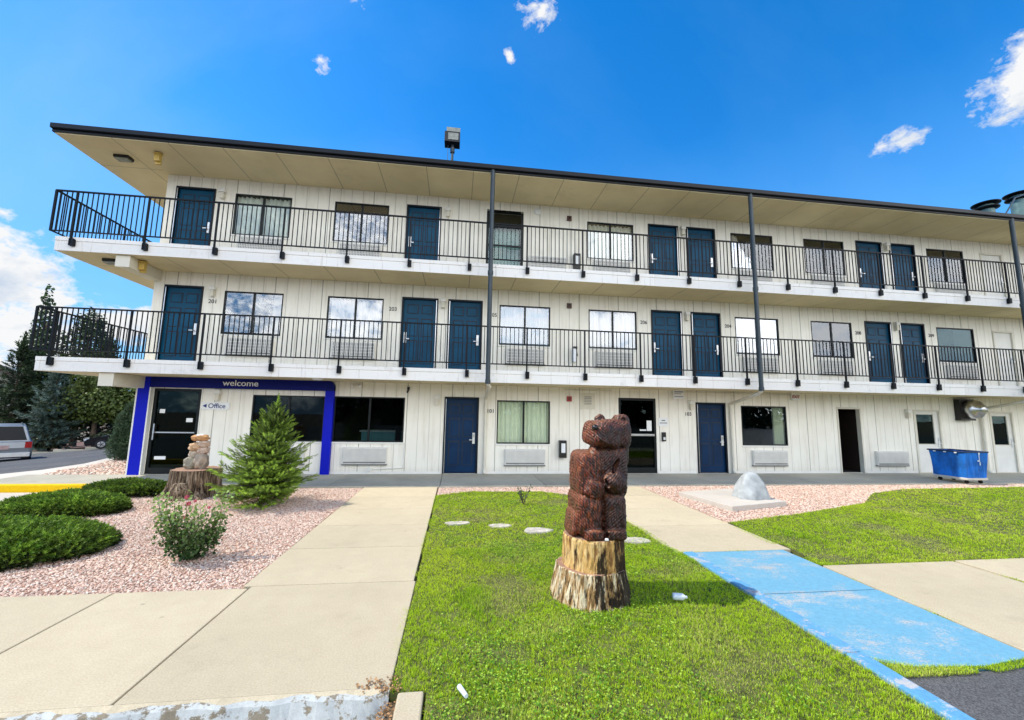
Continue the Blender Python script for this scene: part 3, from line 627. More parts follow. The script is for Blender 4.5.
kl = (rng.uniform(0, 1, n) < .55*lush)[:, None]; cl = np.where(kl, cl*.45+np.array([(.10, .30, .02)])*.55, cl); H *= (1-.35*dry+.45*lush)
R = rots(rng.uniform(0, 6.28, n), rng.uniform(-0.9, 1.1, n))
sc = np.column_stack([Wd*rng.uniform(0.7, 1.4, n), H, H])
L = BL_V[None]*sc[:, None, :]; V = (np.einsum('nij,nkj->nki', R, L)+pos[:, None]).reshape(-1, 3)
tri = np.array([(0, 1, 2), (0, 2, 3), (3, 2, 4)]); F = (tri[None]+(np.arange(n)*5)[:, None, None]).reshape(-1, 3)
vc = np.array([0.22, 0.22, 0.88, 0.88, 1.4]); C = np.clip((cl[:, None]*vc[None, :, None]).reshape(-1, 3), 0, 1)  # dark blade feet and bright tips put the shade between blades into colour
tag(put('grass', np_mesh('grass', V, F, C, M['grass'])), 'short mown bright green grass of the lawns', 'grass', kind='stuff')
# clover and weed leaves in the lawn
LF_V = np.array([(0, 0, 0), (0.5, 0.35, 0.12), (0.38, 0.9, 0.1), (0, 1.05, 0.0), (-0.38, 0.9, 0.1), (-0.5, 0.35, 0.12)], float)
LF_F = np.array([(0, 1, 2), (0, 2, 3), (0, 3, 4), (0, 4, 5)])
q = np.concatenate([sample_poly([(7.9, -9.6), (10.8, -9.6), (10.8, -3.4), (7.9, -3.4)], 5000), sample_poly([(13, -6.9), (18, -6.9), (18, -5.2), (13, -5.5)], 900)])
q = q[(vnoise(q, 2.6, 21)+.5*vnoise(q, 9, 22)+rng.normal(0, .30, len(q)) > 0.38) & (q[:, 1] > -9.5+.3*vnoise(q, 3, 2)) & (np.hypot(q[:, 0]-9.28, q[:, 1]+7.6) > 0.4)]; n = len(q)
cl = np.where(rng.uniform(0, 1, (n, 1)) < 0.5, np.array([(0.46, 0.66, 0.09)]), np.array([(0.14, 0.32, 0.03)]))*rng.uniform(0.7, 1.25, (n, 1))
me = scatter('clover', LF_V, LF_F, np.column_stack([q, rng.uniform(0.004, 0.028, n)]), rots(rng.uniform(0, 6.28, n), rng.uniform(-.6, .6, n)), rng.uniform(0.007, 0.017, n), cl, M['grass'])
tag(put('clover', me), 'low clover and weeds scattered through the lawn', 'ground cover', kind='stuff')
# dead leaves and crumbs where the kerbs meet
q = np.column_stack([rng.uniform(7.60, 7.72, 260), rng.normal(-8.93, 0.09, 260)]); q = np.concatenate([q, np.column_stack([rng.normal(7.56, 0.06, 60), rng.normal(-8.77, 0.03, 60)])])
n = len(q); zz = np.where(q[:, 1] > -8.85, 0.006, -0.09+rng.uniform(0, 0.05, n))
cl = np.array([(0.30, 0.17, 0.08)])*rng.uniform(0.4, 1.7, (n, 1))
me = scatter('dead_leaves', LF_V, LF_F, np.column_stack([q, zz]), rots(rng.uniform(0, 6.28, n), rng.uniform(-.7, .7, n)), rng.uniform(0.008, 0.02, n), cl, M['dead_leaf'])
tag(put('dead_leaves', me), 'brown dead leaves gathered in the kerb gap', 'dead leaves', kind='stuff')
m = MB(); m.box(7.652, 7.712, -12, -8.80, -0.25, -0.06); struct(m.build('kerb_gap_soil', M['soil']))

# ------------------------------------------------------------------ THE MOTEL
bld = empty('motel_building', (0, 0, 0))
tag(bld, 'three storey cream motel with blue doors, dark railed balconies and a black edged flat roof', 'building')
X1 = 33.0; BY = 12.0
FZ = [0.0, 2.768, 5.586]                      # floor levels
ops = []   # (floor, x0, x1, z0, z1, kind)
def win(fl, x0, x1, z0, z1): ops.append((fl, x0, x1, z0, z1, 'w'))
def dr(fl, x0, x1, top, z0=None): ops.append((fl, x0, x1, FZ[fl]+0.02 if z0 is None else z0, top, 'd'))
F3W = [(1.74, 3.22), (4.37, 5.87), (11.79, 13.28), (16.57, 18.06), (19.18, 20.68), (23.90, 25.40), (31.0, 32.4)]
F2W = [(1.73, 3.22), (4.37, 5.87), (9.14, 10.65), (11.82, 13.33), (16.57, 18.08), (19.23, 20.72), (23.95, 25.44), (31.0, 32.4)]
F3D = [(0.24, 1.24), (6.37, 7.37), (8.70, 9.81), (13.76, 14.77), (15.03, 16.03), (21.14, 22.15), (22.42, 23.43), (28.9, 29.9)]
F2D = [(0.26, 1.21), (6.37, 7.38), (7.66, 8.65), (13.79, 14.80), (15.08, 16.08), (21.20, 22.20), (22.49, 23.48), (28.9, 29.9)]
for a, b_ in F3W: win(2, a, b_, 6.40, 7.585)
for a, b_ in F2W: win(1, a, b_, 3.63, 4.81)
for a, b_ in F3D: dr(2, a, b_, 7.665)
for a, b_ in F2D: dr(1, a, b_, 4.895)
dr(2, 26.08, 27.03, 7.58); dr(1, 26.19, 27.03, 4.79)
dr(0, 0.33, 1.44, 2.16); win(0, 2.69, 4.50, 0.845, 2.045); win(0, 4.74, 6.59, 0.845, 2.055)
dr(0, 7.66, 8.62, 2.105); win(0, 9.13, 10.66, 0.83, 2.04); dr(0, 12.71, 13.87, 2.19); dr(0, 15.14, 16.11, 2.10)
win(0, 16.62, 18.15, 0.835, 2.03); dr(0, 19.90, 20.77, 2.05); dr(0, 22.70, 23.72, 2.03); dr(0, 25.63, 26.57, 2.02)
# front wall, one storey at a time
T = 0.13
zb = [(0.0, 2.45), (2.75, 5.254), (5.56, 7.977)]
for fl in range(3):
    O = [o for o in ops if o[0] == fl]; z0, z1 = zb[fl]
    xs = sorted({0.0, X1} | {v for o in O for v in (o[1], o[2])}); zs = sorted({z0, z1} | {v for o in O for v in (o[3], o[4]) if z0 < v < z1})
    m = MB()
    for i in range(len(xs)-1):
        for j in range(len(zs)-1):
            cx = (xs[i]+xs[i+1])/2; cz = (zs[j]+zs[j+1])/2
            if any(o[1] < cx < o[2] and o[3] < cz < o[4] for o in O): continue
            m.quad((xs[i], 0, zs[j]), (xs[i+1], 0, zs[j]), (xs[i+1], 0, zs[j+1]), (xs[i], 0, zs[j+1]), 0)
    for o in O:
        _, a, b_, c, d, k = o; c = max(c, z0)
        m.quad((a, 0, c), (a, 0, d), (a, T, d), (a, T, c), 1); m.quad((b_, 0, d), (b_, 0, c), (b_, T, c), (b_, T, d), 1)
        m.quad((a, 0, d), (b_, 0, d), (b_, T, d), (a, T, d), 1); m.quad((a, 0, c), (a, T, c), (b_, T, c), (b_, 0, c), 1)
    m.build('front_wall', [M['wall'], M['cream']], bld)
m = MB()
m.quad((0, BY, 0), (0, 0, 0), (0, 0, 7.977), (0, BY, 7.977)); m.quad((X1, 0, 0), (X1, BY, 0), (X1, BY, 7.977), (X1, 0, 7.977)); m.quad((X1, BY, 0), (0, BY, 0), (0, BY, 7.977), (X1, BY, 7.977))
m.build('side_wall', M['wall'], bld)
# rooms behind the glass
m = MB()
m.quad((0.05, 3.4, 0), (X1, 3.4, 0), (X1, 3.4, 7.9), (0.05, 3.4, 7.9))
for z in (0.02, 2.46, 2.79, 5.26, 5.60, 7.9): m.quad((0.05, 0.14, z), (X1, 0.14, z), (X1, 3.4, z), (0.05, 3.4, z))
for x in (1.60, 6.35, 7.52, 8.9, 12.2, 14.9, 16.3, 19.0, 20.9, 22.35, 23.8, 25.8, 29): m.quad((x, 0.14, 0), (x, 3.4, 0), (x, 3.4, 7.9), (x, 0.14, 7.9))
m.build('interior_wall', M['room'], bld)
# balcony slabs, wrapping round the left end
def wrap(m, xl, yf, z0, z1, mi=0): m.box(xl, X1, yf, 0.0, z0, z1, mi); m.box(xl, 0.0, 0.0, BY, z0, z1, mi)
for fl, (z0, z1) in ((1, (2.45, 2.768)), (2, (5.254, 5.586))):
    m = MB(); wrap(m, -1.36, -1.172, z0+0.002, z1-0.002)
    m.build('balcony_slab', M['soffit'], bld)
    m = MB()
    for a, b_ in ((z0, z1-0.095), (z1-0.091, z1)):
        o_ = 0.0 if a == z0 else -0.012
        xx = -1.378-o_*0; brk = [-1.378, 3.59, 8.46, 13.34, 18.22, 23.1, 27.98, X1]
        for p, q in zip(brk, brk[1:]): m.box(p+(0.0 if p < 0 else 0.002), q-0.002, -1.189-o_*-1, -1.170, a, b_)
        m.box(-1.378-o_*-1, -1.358, -1.169, BY, a, b_)
    m.build('balcony_fascia', M['fascia'], bld, bevel=0.004)
# cantilever beams at the corner
for z0, z1 in ((2.149, 2.448), (4.977, 5.252)):
    m = MB(); m.box(-0.12, 0.16, -1.09, -0.002, z0, z1); m.box(-0.135, 0.175, -1.115, -1.09, z0-0.012, z1); m.build('corner_beam', M['cream'], bld, bevel=0.008)
# roof
m = MB(); m.box(-1.50, X1, -1.46, BY+1.4, 7.977, 8.17); m.build('roof_soffit', M['soffit'], bld)
m = MB(); m.box(-1.50, X1, -1.46, BY+1.40, 8.171, 8.18, 0)
m.box(-1.534, X1, -1.496, -1.462, 8.0, 8.188); m.box(-1.534, -1.502, -1.46, BY+1.4, 8.0, 8.188)
m.box(-1.536, X1, -1.56, -1.497, 8.150, 8.174); m.box(-1.536, X1, -1.56, -1.548, 8.07, 8.150); m.box(-1.536, X1, -1.547, -1.497, 8.06, 8.075)
m.build('roof', M['gutter'], bld)
# railings
def railing(z_top, z_bot, z_br, xs, side_ys):
    rt = empty('railing'); rt.parent = bld
    rt['label'] = 'dark metal balcony railing with thin upright bars'
    y = -1.249; pm = {}
    H_ = z_top - z_br[1]
    def post_mesh():
        m = MB(); m.box(-.017, .017, -.02, .02, z_br[1]+0.03, z_top-0.02); m.box(-.028, .066, -.02, .058, z_br[1]+.01, z_br[0]); m.box(-.02, .02, .03, .075, z_br[1]+.04, z_br[0]-.03)
        return m.mesh('post', M['rail'])
    pme = post_mesh()
    allx = list(xs)
    for x in allx: put('post', pme, rt, (x, y, 0))
    def panel(x0, x1, n):
        m = MB(); m.box(x0, x1, -.024, .024, z_top-.03, z_top); m.box(x0, x1, -.014, .014, z_bot, z_bot+.028)
        for i in range(1, n):
            x = x0+(x1-x0)*i/n; m.box(x-.0085, x+.0085, -.0085, .0085, z_bot+.02, z_top-.02)
        return m
    cor = -1.452
    px = [cor]+allx+[X1]
    for a, b_ in zip(px, px[1:]):
        n = max(2, round((b_-a)/0.108)); panel(0, b_-a, n).build('rail_panel', M['rail'], rt, (a, y, 0))
    py = [y]+side_ys
    for a, b_ in zip(py, py[1:]):
        n = max(2, round((b_-a)/0.108)); panel(0, b_-a, n).build('rail_panel', M['rail'], rt, (cor, a, 0), PI/2)
        put('post', pme, rt, (cor, b_, 0), -PI/2)
    m = MB(); m.box(-.02, .02, -.02, .02, z_bot, z_top-.01); m.build('post', M['rail'], rt, (cor, y, 0))
sy = [-0.75+1.53*i for i in range(9)]
railing(3.906, 2.909, (2.748, 2.561), [-1.07+1.5465*i for i in range(22)], sy)
railing(6.700, 5.687, (5.528, 5.354), [-1.01+1.5335*i for i in range(22)], sy)
# rain pipes from the gutter, with pale elbows back to the wall
for x in (8.744, 16.175, 25.18):
    m = MB(); m.tube((0, 0, 2.42), (0, 0, 8.058), 0.058, n=16); m.tube((0, 0, 5.2), (0, 0, 5.3), 0.072, n=16); m.tube((0, 0, 2.40), (0, 0, 2.50), 0.068, n=16)
    m.build('rain_pipe', M['pipe'], bld, (x, -1.47, 0), smooth=False)
    m = MB(); m.tube((-.06, -1.47, 2.40), (0, -1.30, 2.33), 0.045, n=10); m.tube((0, -1.30, 2.33), (0, -0.07, 2.08), 0.045, n=10); m.tube((0, -0.07, 2.10), (0, -0.07, 0.02), 0.045, n=10)
    m.tube((0, -0.07, 0.12), (0, -0.13, 0.02), 0.05, n=10)
    m.build('pipe_elbow', M['cream'], bld, (x+0.06, 0, 0))

# ---- doors
def door_mesh(w, h):
    m = MB(); m.box(0.04, w-0.04, 0.055, 0.095, 0.012, h-0.03)
    cols = ((0.15*w, 0.46*w), (0.54*w, 0.85*w)); rows = ((0.10*h, 0.42*h), (0.47*h, 0.72*h), (0.78*h, 0.91*h))
    for a, b_ in cols:
        for c, d in rows:
            m.box(a, b_, 0.050, 0.056, c, d, 1); m.box(a+.028, b_-.028, 0.042, 0.0505, c+.02, d-.035)
    return m
def frame_mesh(w, h, t=0.05):
    m = MB(); m.box(0, t, -0.02, 0.10, 0, h); m.box(w-t, w, -0.02, 0.10, 0, h); m.box(t, w-t, -0.02, 0.10, h-t, h); m.box(t, w-t, 0.0, 0.11, 0, 0.018)
    return m
def handle_mesh(side):
    m = MB(); m.box(-.035, .035, 0.026, 0.044, -.13, .17, 0); m.box(-.022, .022, 0.018, 0.028, 0.05, .13, 1)
    m.tube((0, 0.03, -.02), (0, -.03, -.02), 0.012, mi=0); m.box(min(0, side*.12), max(0, side*.12), -.035, -.018, -.032, -.010, 0)
    return m
HM = {s: handle_mesh(s).mesh('handle', [M['lock'], M['steel']]) for s in (-1, 1)}
def guest_door(fl, x0, x1, top, hand, colour):
    w = x1-x0; z = FZ[fl]+0.02; h = top-z
    d = door_mesh(w, h).build('door', [M[colour], M['door_groove_shade']], bld, (x0, 0, z), bevel=0.004)
    frame_mesh(w, h).build('door_frame', M['door_trim'], d, bevel=0.003)
    put('handle', HM[-1 if hand == 'r' else 1], d, ((w-0.125) if hand == 'r' else 0.125, 0, 0.93))
    m = MB(); xk = w-0.045 if hand == 'l' else 0.046
    m.box(xk-.008, xk+.008, -0.028, -0.019, 0.02, h-0.06); m.build('weather_strip', M['steel'], d)
for i, (a, b_) in enumerate(F3D):
    if i == 2: continue
    guest_door(2, a, b_, 7.665, 'r' if i in (0, 4, 6) else 'l', 'teal_door')
for i, (a, b_) in enumerate(F2D): guest_door(1, a, b_, 4.895, 'r' if i in (0, 2, 4, 6) else 'l', 'teal_door')
guest_door(0, 7.66, 8.62, 2.105, 'r', 'navy_door'); guest_door(0, 15.14, 16.11, 2.10, 'r', 'navy_door')
# cream service doors
def service_door(fl, x0, x1, top, glazed):
    w = x1-x0; z = FZ[fl]+0.02; h = top-z; m = MB()
    if glazed:
        a, b_, c, d_ = 0.13, 0.75*w, 0.45*h, 0.92*h
        m.box(0.04, a, .03, .07, 0, h-.03); m.box(b_, w-.04, .03, .07, 0, h-.03); m.box(a, b_, .03, .07, 0, c); m.box(a, b_, .03, .07, d_, h-.03)
    else: m.box(0.04, w-.04, .03, .07, 0, h-.03)
    d = m.build('service_door', M['white'], bld, (x0, 0, z), bevel=0.004)
    if glazed:
        m = MB(); m.box(a, b_, .045, .052, c, d_); m.build('pane', M['glass_dark'], d)
        m = MB(); t = .02; m.box(a-t, a, .018, .03, c-t, d_+t); m.box(b_, b_+t, .018, .03, c-t, d_+t); m.box(a, b_, .018, .03, c-t, c); m.box(a, b_, .018, .03, d_, d_+t); m.build('pane_bead', M['cream'], d)
    m = frame_mesh(w, h, .06); m.build('door_frame', M['cream'], d, bevel=0.004)
    put('handle', HM[-1], d, (w-.11, -.012, .95))
service_door(2, 26.08, 27.03, 7.58, False); service_door(1, 26.19, 27.03, 4.79, False)
service_door(0, 22.70, 23.72, 2.03, True); service_door(0, 25.63, 26.57, 2.02, True)
# glazed entrance doors
def glass_door(x0, x1, z, h, transom=None, bar=None, tint='glass_dark'):
    w = x1-x0; m = MB(); t = .07
    m.box(0, t, 0.0, .09, 0, h); m.box(w-t, w, 0.0, .09, 0, h); m.box(t, w-t, 0.0, .09, h-t, h); m.box(t, w-t, 0.0, .09, 0, .16)
    if transom: m.box(t, w-t, 0.0, .09, transom-.03, transom+.03)
    d = m.build('glass_door', M['win_frame'], bld, (x0, 0, z), bevel=0.004)
    m = MB(); m.box(t, w-t, .04, .047, .16, h-t); m.build('pane', M[tint], d)
    if bar:
        m = MB(); m.box(t, w-t, -.03, -.005, bar-.03, bar+.03); m.build('push_bar', M['steel'], d, bevel=.005)
    return d
gd = glass_door(0.33, 1.44, 0.012, 2.15, None, None)
m = MB(); m.box(.07, 1.04, -.012, .0, 1.02, 1.05, 0); m.box(.10, .13, -.05, -.02, .85, 1.25, 0); m.build('handle', M['steel'], gd)
m = MB(); m.box(.80, .95, .030, .038, 1.30, 1.40); m.box(.16, .42, .030, .038, .36, .44); m.box(.16, .28, .030, .038, 1.52, 1.62)
tag(m.build('door_sticker', M['sign_white'], gd), 'small white stickers on the glass')
gd2 = glass_door(12.71, 13.87, 0.012, 2.175, None, 1.10)
m = MB(); m.box(.88, 1.03, .030, .038, 1.22, 1.52); m.box(.66, .86, .030, .038, 1.22, 1.26); tag(m.build('door_sticker', M['sign_white'], gd2), 'white paper notice on the glass')
gd3 = glass_door(8.70, 9.81, FZ[2]+.02, 2.12, 1.62, None, 'glass_mid')
m = MB(); m.box(.07, 1.04, -.012, .0, .98, 1.03); m.box(.62, .98, -.06, -.02, .96, 1.0); m.build('push_bar', M['win_frame'], gd3)
m = MB(); m.box(.07, 1.04, .20, .22, .02, 1.60); m.build('door_panel', simple('grey_green_door_panel', (0.17, 0.30, 0.31), 0.5), gd3)
# the open doorway on the ground floor
m = MB(); m.box(0, .05, -.02, .12, 0, 2.03); m.box(.82, .87, -.02, .12, 0, 2.03); m.box(.05, .82, -.02, .12, 1.98, 2.03)
dw = m.build('open_doorway', M['cream'], bld, (19.90, 0, .015), bevel=.004)
m = MB(); m.box(.83, .87, .13, .95, 0, 1.97); tag(m.build('door', simple('dark_brown_door', (.018, .010, .007), .6), dw), 'dark door swung open inwards')

# ---- windows
def window(fl, x0, x1, z0, z1, glass, curtain, mull=True, cfrac=(0.0, 1.0), trim=True, drop=0.0):
    w = x1-x0; h = z1-z0; m = MB(); t = .035
    m.box(0, t, .0, .07, 0, h); m.box(w-t, w, .0, .07, 0, h); m.box(t, w-t, .0, .07, 0, t); m.box(t, w-t, .0, .07, h-t, h)
    if mull: m.box(w/2-.025, w/2+.025, .005, .06, t, h-t)
    o = m.build('window', M['win_frame'], bld, (x0, 0, z0), bevel=.003)
    m = MB(); m.box(t, w-t, .03, .036, t, h-t); m.build('pane', M[glass], o)
    if trim:
        m = MB(); m.box(-.02, w+.02, -.025, .004, -.045, -.002); m.build('sill', M['white'], o, bevel=.004)
    if curtain:
        m = MB(); n = 120; a, b_ = cfrac; ph = random.uniform(0, 6)
        pts = [(w*(a+(b_-a)*i/n), 0.125+.038*math.sin(ph+i*0.62)+.018*math.sin(i*.23+ph)) for i in range(n+1)]
        for p, q in zip(pts, pts[1:]): m.quad((p[0], p[1], .01), (q[0], q[1], .01), (q[0], q[1], h-.03-drop), (p[0], p[1], h-.03-drop))
        m.build('curtain', M[curtain], o, smooth=True)
    return o
for i, (a, b_) in enumerate(F3W):
    window(2, a, b_, 6.40, 7.585, 'glass_up' if i != 0 else 'glass_mid', ['curtain', None, 'green_curtain', 'curtain', 'curtain', 'blue_curtain', 'curtain'][i], True, [(0, 1), (0, 1), (0, 1), (.0, .93), (.04, 1), (0, 1), (0, 1)][i], True, [0, 0, .02, 0, .10, 0, 0][i])
for i, (a, b_) in enumerate(F2W):
    cu = [('curtain', (.82, 1)), ('curtain', (.06, 1)), ('blue_curtain', (0, 1)), ('curtain', (0, 1)), ('curtain', (0, 1)), ('curtain', (0, 1)), ('green_curtain', (.58, 1)), ('curtain', (0, 1))][i]
    window(1, a, b_, 3.63, 4.81, 'glass_office' if i == 6 else 'glass_up', cu[0] if cu else None, i != 6, cu[1] if cu else (0, 1), True, [0, .05, 0, .03, 0, .08, 0, 0][i])
window(0, 2.69, 4.50, .845, 2.045, 'glass_office', None); window(0, 4.74, 6.59, .845, 2.055, 'glass_office', None)
window(0, 9.13, 10.66, .83, 2.04, 'glass_mid', 'green_curtain', True, (0.02, 1.0)); window(0, 16.62, 18.15, .835, 2.03, 'glass_mid', 'green_curtain', False, (.74, .97))

# ---- through-wall air conditioners
def ac_mesh(w, h, up):
    m = MB(); m.box(0, w, -.085, -.001, 0, h, 0)
    m.box(.03, w-.03, -.088, -.0849, .02, .055, 1)
    if up:
        nx = 26
        for i in range(nx): m.box(.03+(w-.06)*i/nx, .03+(w-.06)*(i+.55)/nx, -.0925, -.085, .07, h-.03, 0)
        for j in range(1, 4): m.box(.02, w-.02, -.096, -.0925, .07+(h-.1)*j/4-.008, .07+(h-.1)*j/4+.008, 0)
        m.box(.03, w-.03, -.0870, -.0848, .07, h-.03, 1)
    else:
        n = 12
        for i in range(n): z = .07+(h-.09)*i/n; m.box(.02, w-.02, -.10, -.085, z, z+(h-.09)/n*.62, 0)
        m.box(.02, w-.02, -.0868, -.0848, .06, h-.02, 2)
    m.box(-.01, w+.01, -.07, -.001, -.035, -.002, 1)  # dark strip standing in for the shadow under the unit
    return m.mesh('air_conditioner', [M['ac'] if up else M['ac_low'], M['ac_dark'], M['ac']])
ACU = ac_mesh(1.14, .44, True); ACL = ac_mesh(1.14, .43, False)
for a in (9.37, 16.90, 21.15): put('air_conditioner', ACL, bld, (a, 0, .26), bevel=0)
put('air_conditioner', ACL, bld, (5.05, 0, .28)); put('air_conditioner', ACL, bld, (2.95, 0, .28))
for a, b_ in F2W[:-1]: put('air_conditioner', ACU, bld, (a+.2, 0, 3.10))
for a, b_ in F3W[:-1]: put('air_conditioner', ACU, bld, (a+.2, 0, 5.90))
put('air_conditioner', ACU, bld, (9.98, 0, 5.90))
o = empty('reception_counter', (5.2, 1.3, 0.05)); tag(o, 'pale teal reception counter seen dimly through the dark office window right of the blue post', 'counter')
m = MB(); m.box(0, 1.2, 0, .5, 0, 1.0); m.build('cabinet', simple('teal_counter_panel', (.25, .55, .60), .5), o, bevel=.01); m = MB(); m.box(-.05, 1.25, -.05, .55, 1.0, 1.05); m.build('counter_top', M['sign_white'], o, bevel=.01)
# ---- wall lamps
m = MB(); m.box(-.055, .055, -.03, -.001, .02, .28, 0); m.box(-.07, .07, -.13, -.03, .17, .26, 1); m.box(-.045, .045, -.11, -.031, .0, .165, 0)
m.box(-.05, .05, -.115, -.03, .26, .275, 0); LM = m.mesh('wall_lamp', [M['cream'], M['white']])
for x, z in ((7.46, 1.87), (14.97, 1.88), (22.45, 1.75), (1.86, 1.88), (1.46, 4.62), (7.52, 4.62), (14.94, 4.60), (22.35, 4.62), (1.44, 7.38), (7.56, 7.36), (14.90, 7.36), (22.28, 7.36)):
    put('wall_lamp', LM, bld, (x, 0, z))
# ---- soffit lamps
m = MB(); m.box(-.17, .17, -.10, .10, -.07, 0, 0); m.box(-.15, .15, -.085, .085, -.10, -.07, 1); SL = m.mesh('soffit_lamp', [M['black'], M['lamp_lens']])
put('soffit_lamp', SL, bld, (-.595, -.70, 7.976)); put('soffit_lamp', SL, bld, (-.50, -.70, 5.253))
m = MB(); m.box(-.06, .06, -.02, .02, -.30, 0, 0); m.box(-.05, .07, -.09, -.02, -.24, -.08, 1); m.box(-.07, .07, -.10, .03, -.07, -.03, 0); EL = m.mesh('corner_lamp', [M['amber'], M['amber']])
put('corner_lamp', EL, bld, (.42, -1.0, 7.976)); put('corner_lamp', EL, bld, (.23, -.75, 5.253))
m = MB(); m.lathe([(0, -.045), (.10, -.04), (.13, -.015), (.13, 0)], n=20); DL = m.mesh('dome_lamp', M['sign_white'], True)
put('dome_lamp', DL, bld, (4.586, -1.0, 2.4515))
m = MB(); m.tube((0, 0, 0), (0, -.05, 0), .03); m.tube((-.05, -.05, 0), (-.10, -.13, -.05), .03, .05); m.tube((.05, -.05, 0), (.10, -.13, -.05), .03, .05)
m.build('twin_spotlight', M['white'], bld, (5.30, 0, 2.37))
m = MB(); m.tube((0, -.05, 0), (0, -.05, .07), .035); m.tube((0, -.05, 0), (-.02, -.10, -.09), .03, .022); m.tube((0, 0, .05), (0, -.06, .05), .02); m.build('security_camera', M['black'], bld, (6.67, 0, 2.28))
# ---- alarms, smoke detector, vent, conduit
m = MB(); m.box(-.07, .07, -.05, -.001, -.075, .075, 0); m.box(-.03, .03, -.06, -.05, -.03, .04, 1)
AR = m.mesh('fire_alarm', [M['red'], M['brown']]); AB = m.mesh('fire_alarm', [M['brown'], M['black']])
put('fire_alarm', AR, bld, (11.22, 0, 2.12)); put('fire_alarm', AB, bld, (11.22, 0, 4.88)); put('fire_alarm', AB, bld, (11.22, 0, 7.62))
m = MB(); m.lathe([(0, .05), (.08, .045), (.11, .02), (.11, 0)], n=20); me = m.mesh('smoke_detector', M['sign_white'], True); me.transform(Matrix.Rotation(PI/2, 4, 'X')); put('smoke_detector', me, bld, (10.23, -.001, 7.77))
m = MB(); m.box(-.22, .22, -.015, -.001, -.25, .22, 0); m.box(-.135, .135, -.04, -.015, -.17, .17, 0); m.box(-.11, .11, -.043, -.0405, -.12, .12, 1)
for k in range(5): m.box(-.11, .11, -.05, -.0431, -.11+k*.045, -.085+k*.045, 0)
m.build('wall_vent', [M['cream'], M['ac_dark']], bld, (11.77, 0, 2.08), bevel=.003)
m = MB(); m.tube((6.64, -.02, .845), (6.64, -.02, .17), .012, n=6); m.tube((6.64, -.02, .17), (5.75, -.02, .13), .012, n=6); m.box(5.69, 5.79, -.05, -.001, .09, .19); m.build('conduit', M['white'], bld)
m = MB(); m.tube((14.72, -.03, 2.40), (18.3, -.03, 2.40), .012, n=6); m.tube((11.1, -.03, 2.38), (12.5, -.03, 2.38), .012, n=6); m.build('conduit', M['cream'], bld)
# kick plates and joints along the wall base
m = MB()
for a, b_ in ((1.50, 7.62), (8.66, 12.68), (13.9, 15.1), (16.15, 19.86), (20.8, 22.66), (23.76, 25.59), (26.6, X1)): m = MB(); m.box(a, b_, -.014, -.001, .012, .075); m.build('base_trim', M['white'], bld)
# ---- blue entrance frame with lettering
m = MB(); Y0, Y1 = -.12, -.002
def ring(m, a, b_, c, d, e, mi): m.prism
m.box(.30, 4.52, Y0, Y1, 2.185, 2.447, 1)
m.box(.02, .29, Y0, Y1, 0.0, 2.447, 0); m.box(4.525, 4.745, Y0, Y1, 0.0, 2.30, 0)
n = 6; pts = [(4.525, 2.185), (4.745, 2.185)] + [(4.745-.15+.15*math.cos(t), 2.297+.15*math.sin(t)) for t in [PI/2*k/n for k in range(n+1)]] + [(4.525, 2.447)]
k = len(m.v); N = len(pts)
m.v += [(x, Y0-.002, z) for x, z in pts]+[(x, Y1, z) for x, z in pts]
m.f.append(tuple(range(k, k+N))); m.m.append(1); m.f.append(tuple(range(k+2*N-1, k+N-1, -1))); m.m.append(1)
for i in range(N): j = (i+1) % N; m.f.append((k+j, k+i, k+N+i, k+N+j)); m.m.append(1)
ef = m.build('entrance_frame', [M['blue'], M['blue_dark']], bld)
m = MB(); m.box(.291, .32, Y0-.004, Y1, 0.01, 2.18); m.box(-.03, .018, -.10, Y1, 0.0, 2.15); m.build('frame_trim', M['white'], ef)
tm = text_mesh('lettering', 'welcome', .215, M['letter_white'], .004, .001)
xs_ = [v.co.x for v in tm.vertices]; tm.transform(Matrix.Diagonal((.86/(max(xs_)-min(xs_)), 1, 1, 1))); put('lettering', tm, ef, (1.985, Y0-.008, 2.262))
# ---- room numbers
def number(txt, x, z):
    t = text_mesh('room_number', txt, .15, M['ink'], .003, .001, 'CENTER'); put('room_number', t, bld, (x, -.006, z-.05))
for t, x, z in (('201', 1.464, 4.50), ('203', 6.131, 4.53), ('205', 8.96, 4.495), ('206', 13.55, 4.49), ('204', 16.33, 4.50), ('208', 20.94, 4.48), ('209', 23.72, 4.51), ('101', 8.95, 1.73), ('103', 14.888, 1.748)): number(t, x, z)

# ------------------------------------------------------------------ signs and small things on the facade
o = empty('office_sign', (1.815, -.02, 1.735)); tag(o, 'white rounded sign reading Office with a left arrow, beside the glass entrance door', 'sign')
m = MB(); w, h, rr = .34, .095, .05; poly = []
for cx, cz, a0 in ((w-rr, h-rr, 0), (-w+rr, h-rr, PI/2), (-w+rr, -h+rr, PI), (w-rr, -h+rr, 1.5*PI)):
    for k in range(6): t = a0+PI/2*k/5; poly.append((cx+rr*math.cos(t), cz+rr*math.sin(t)))
N = len(poly); m.v += [(x, -.012, z) for x, z in poly]+[(x, .018, z) for x, z in poly]; m.f.append(tuple(range(N))); m.m.append(0)
for i in range(N): j = (i+1) % N; m.f.append((j, i, N+i, N+j)); m.m.append(0)
m.build('sign_plate', M['sign_white'], o)
put('lettering', text_mesh('lettering', 'Office', .17, M['ink_blue'], .002, .0012), o, (-.17, -.016, -.055))
m = MB(); k = 0; m.v += [(-.30, -.018, 0), (-.205, -.018, .05), (-.205, -.018, -.05)]; m.f.append((0, 2, 1)); m.m.append(0); m.build('arrow', M['ink_blue'], o)
o = empty('hanging_sign', (14.55, -.10, 2.33)); tag(o, 'small white notice with grey lines hung high beside the lower right navy door', 'sign')
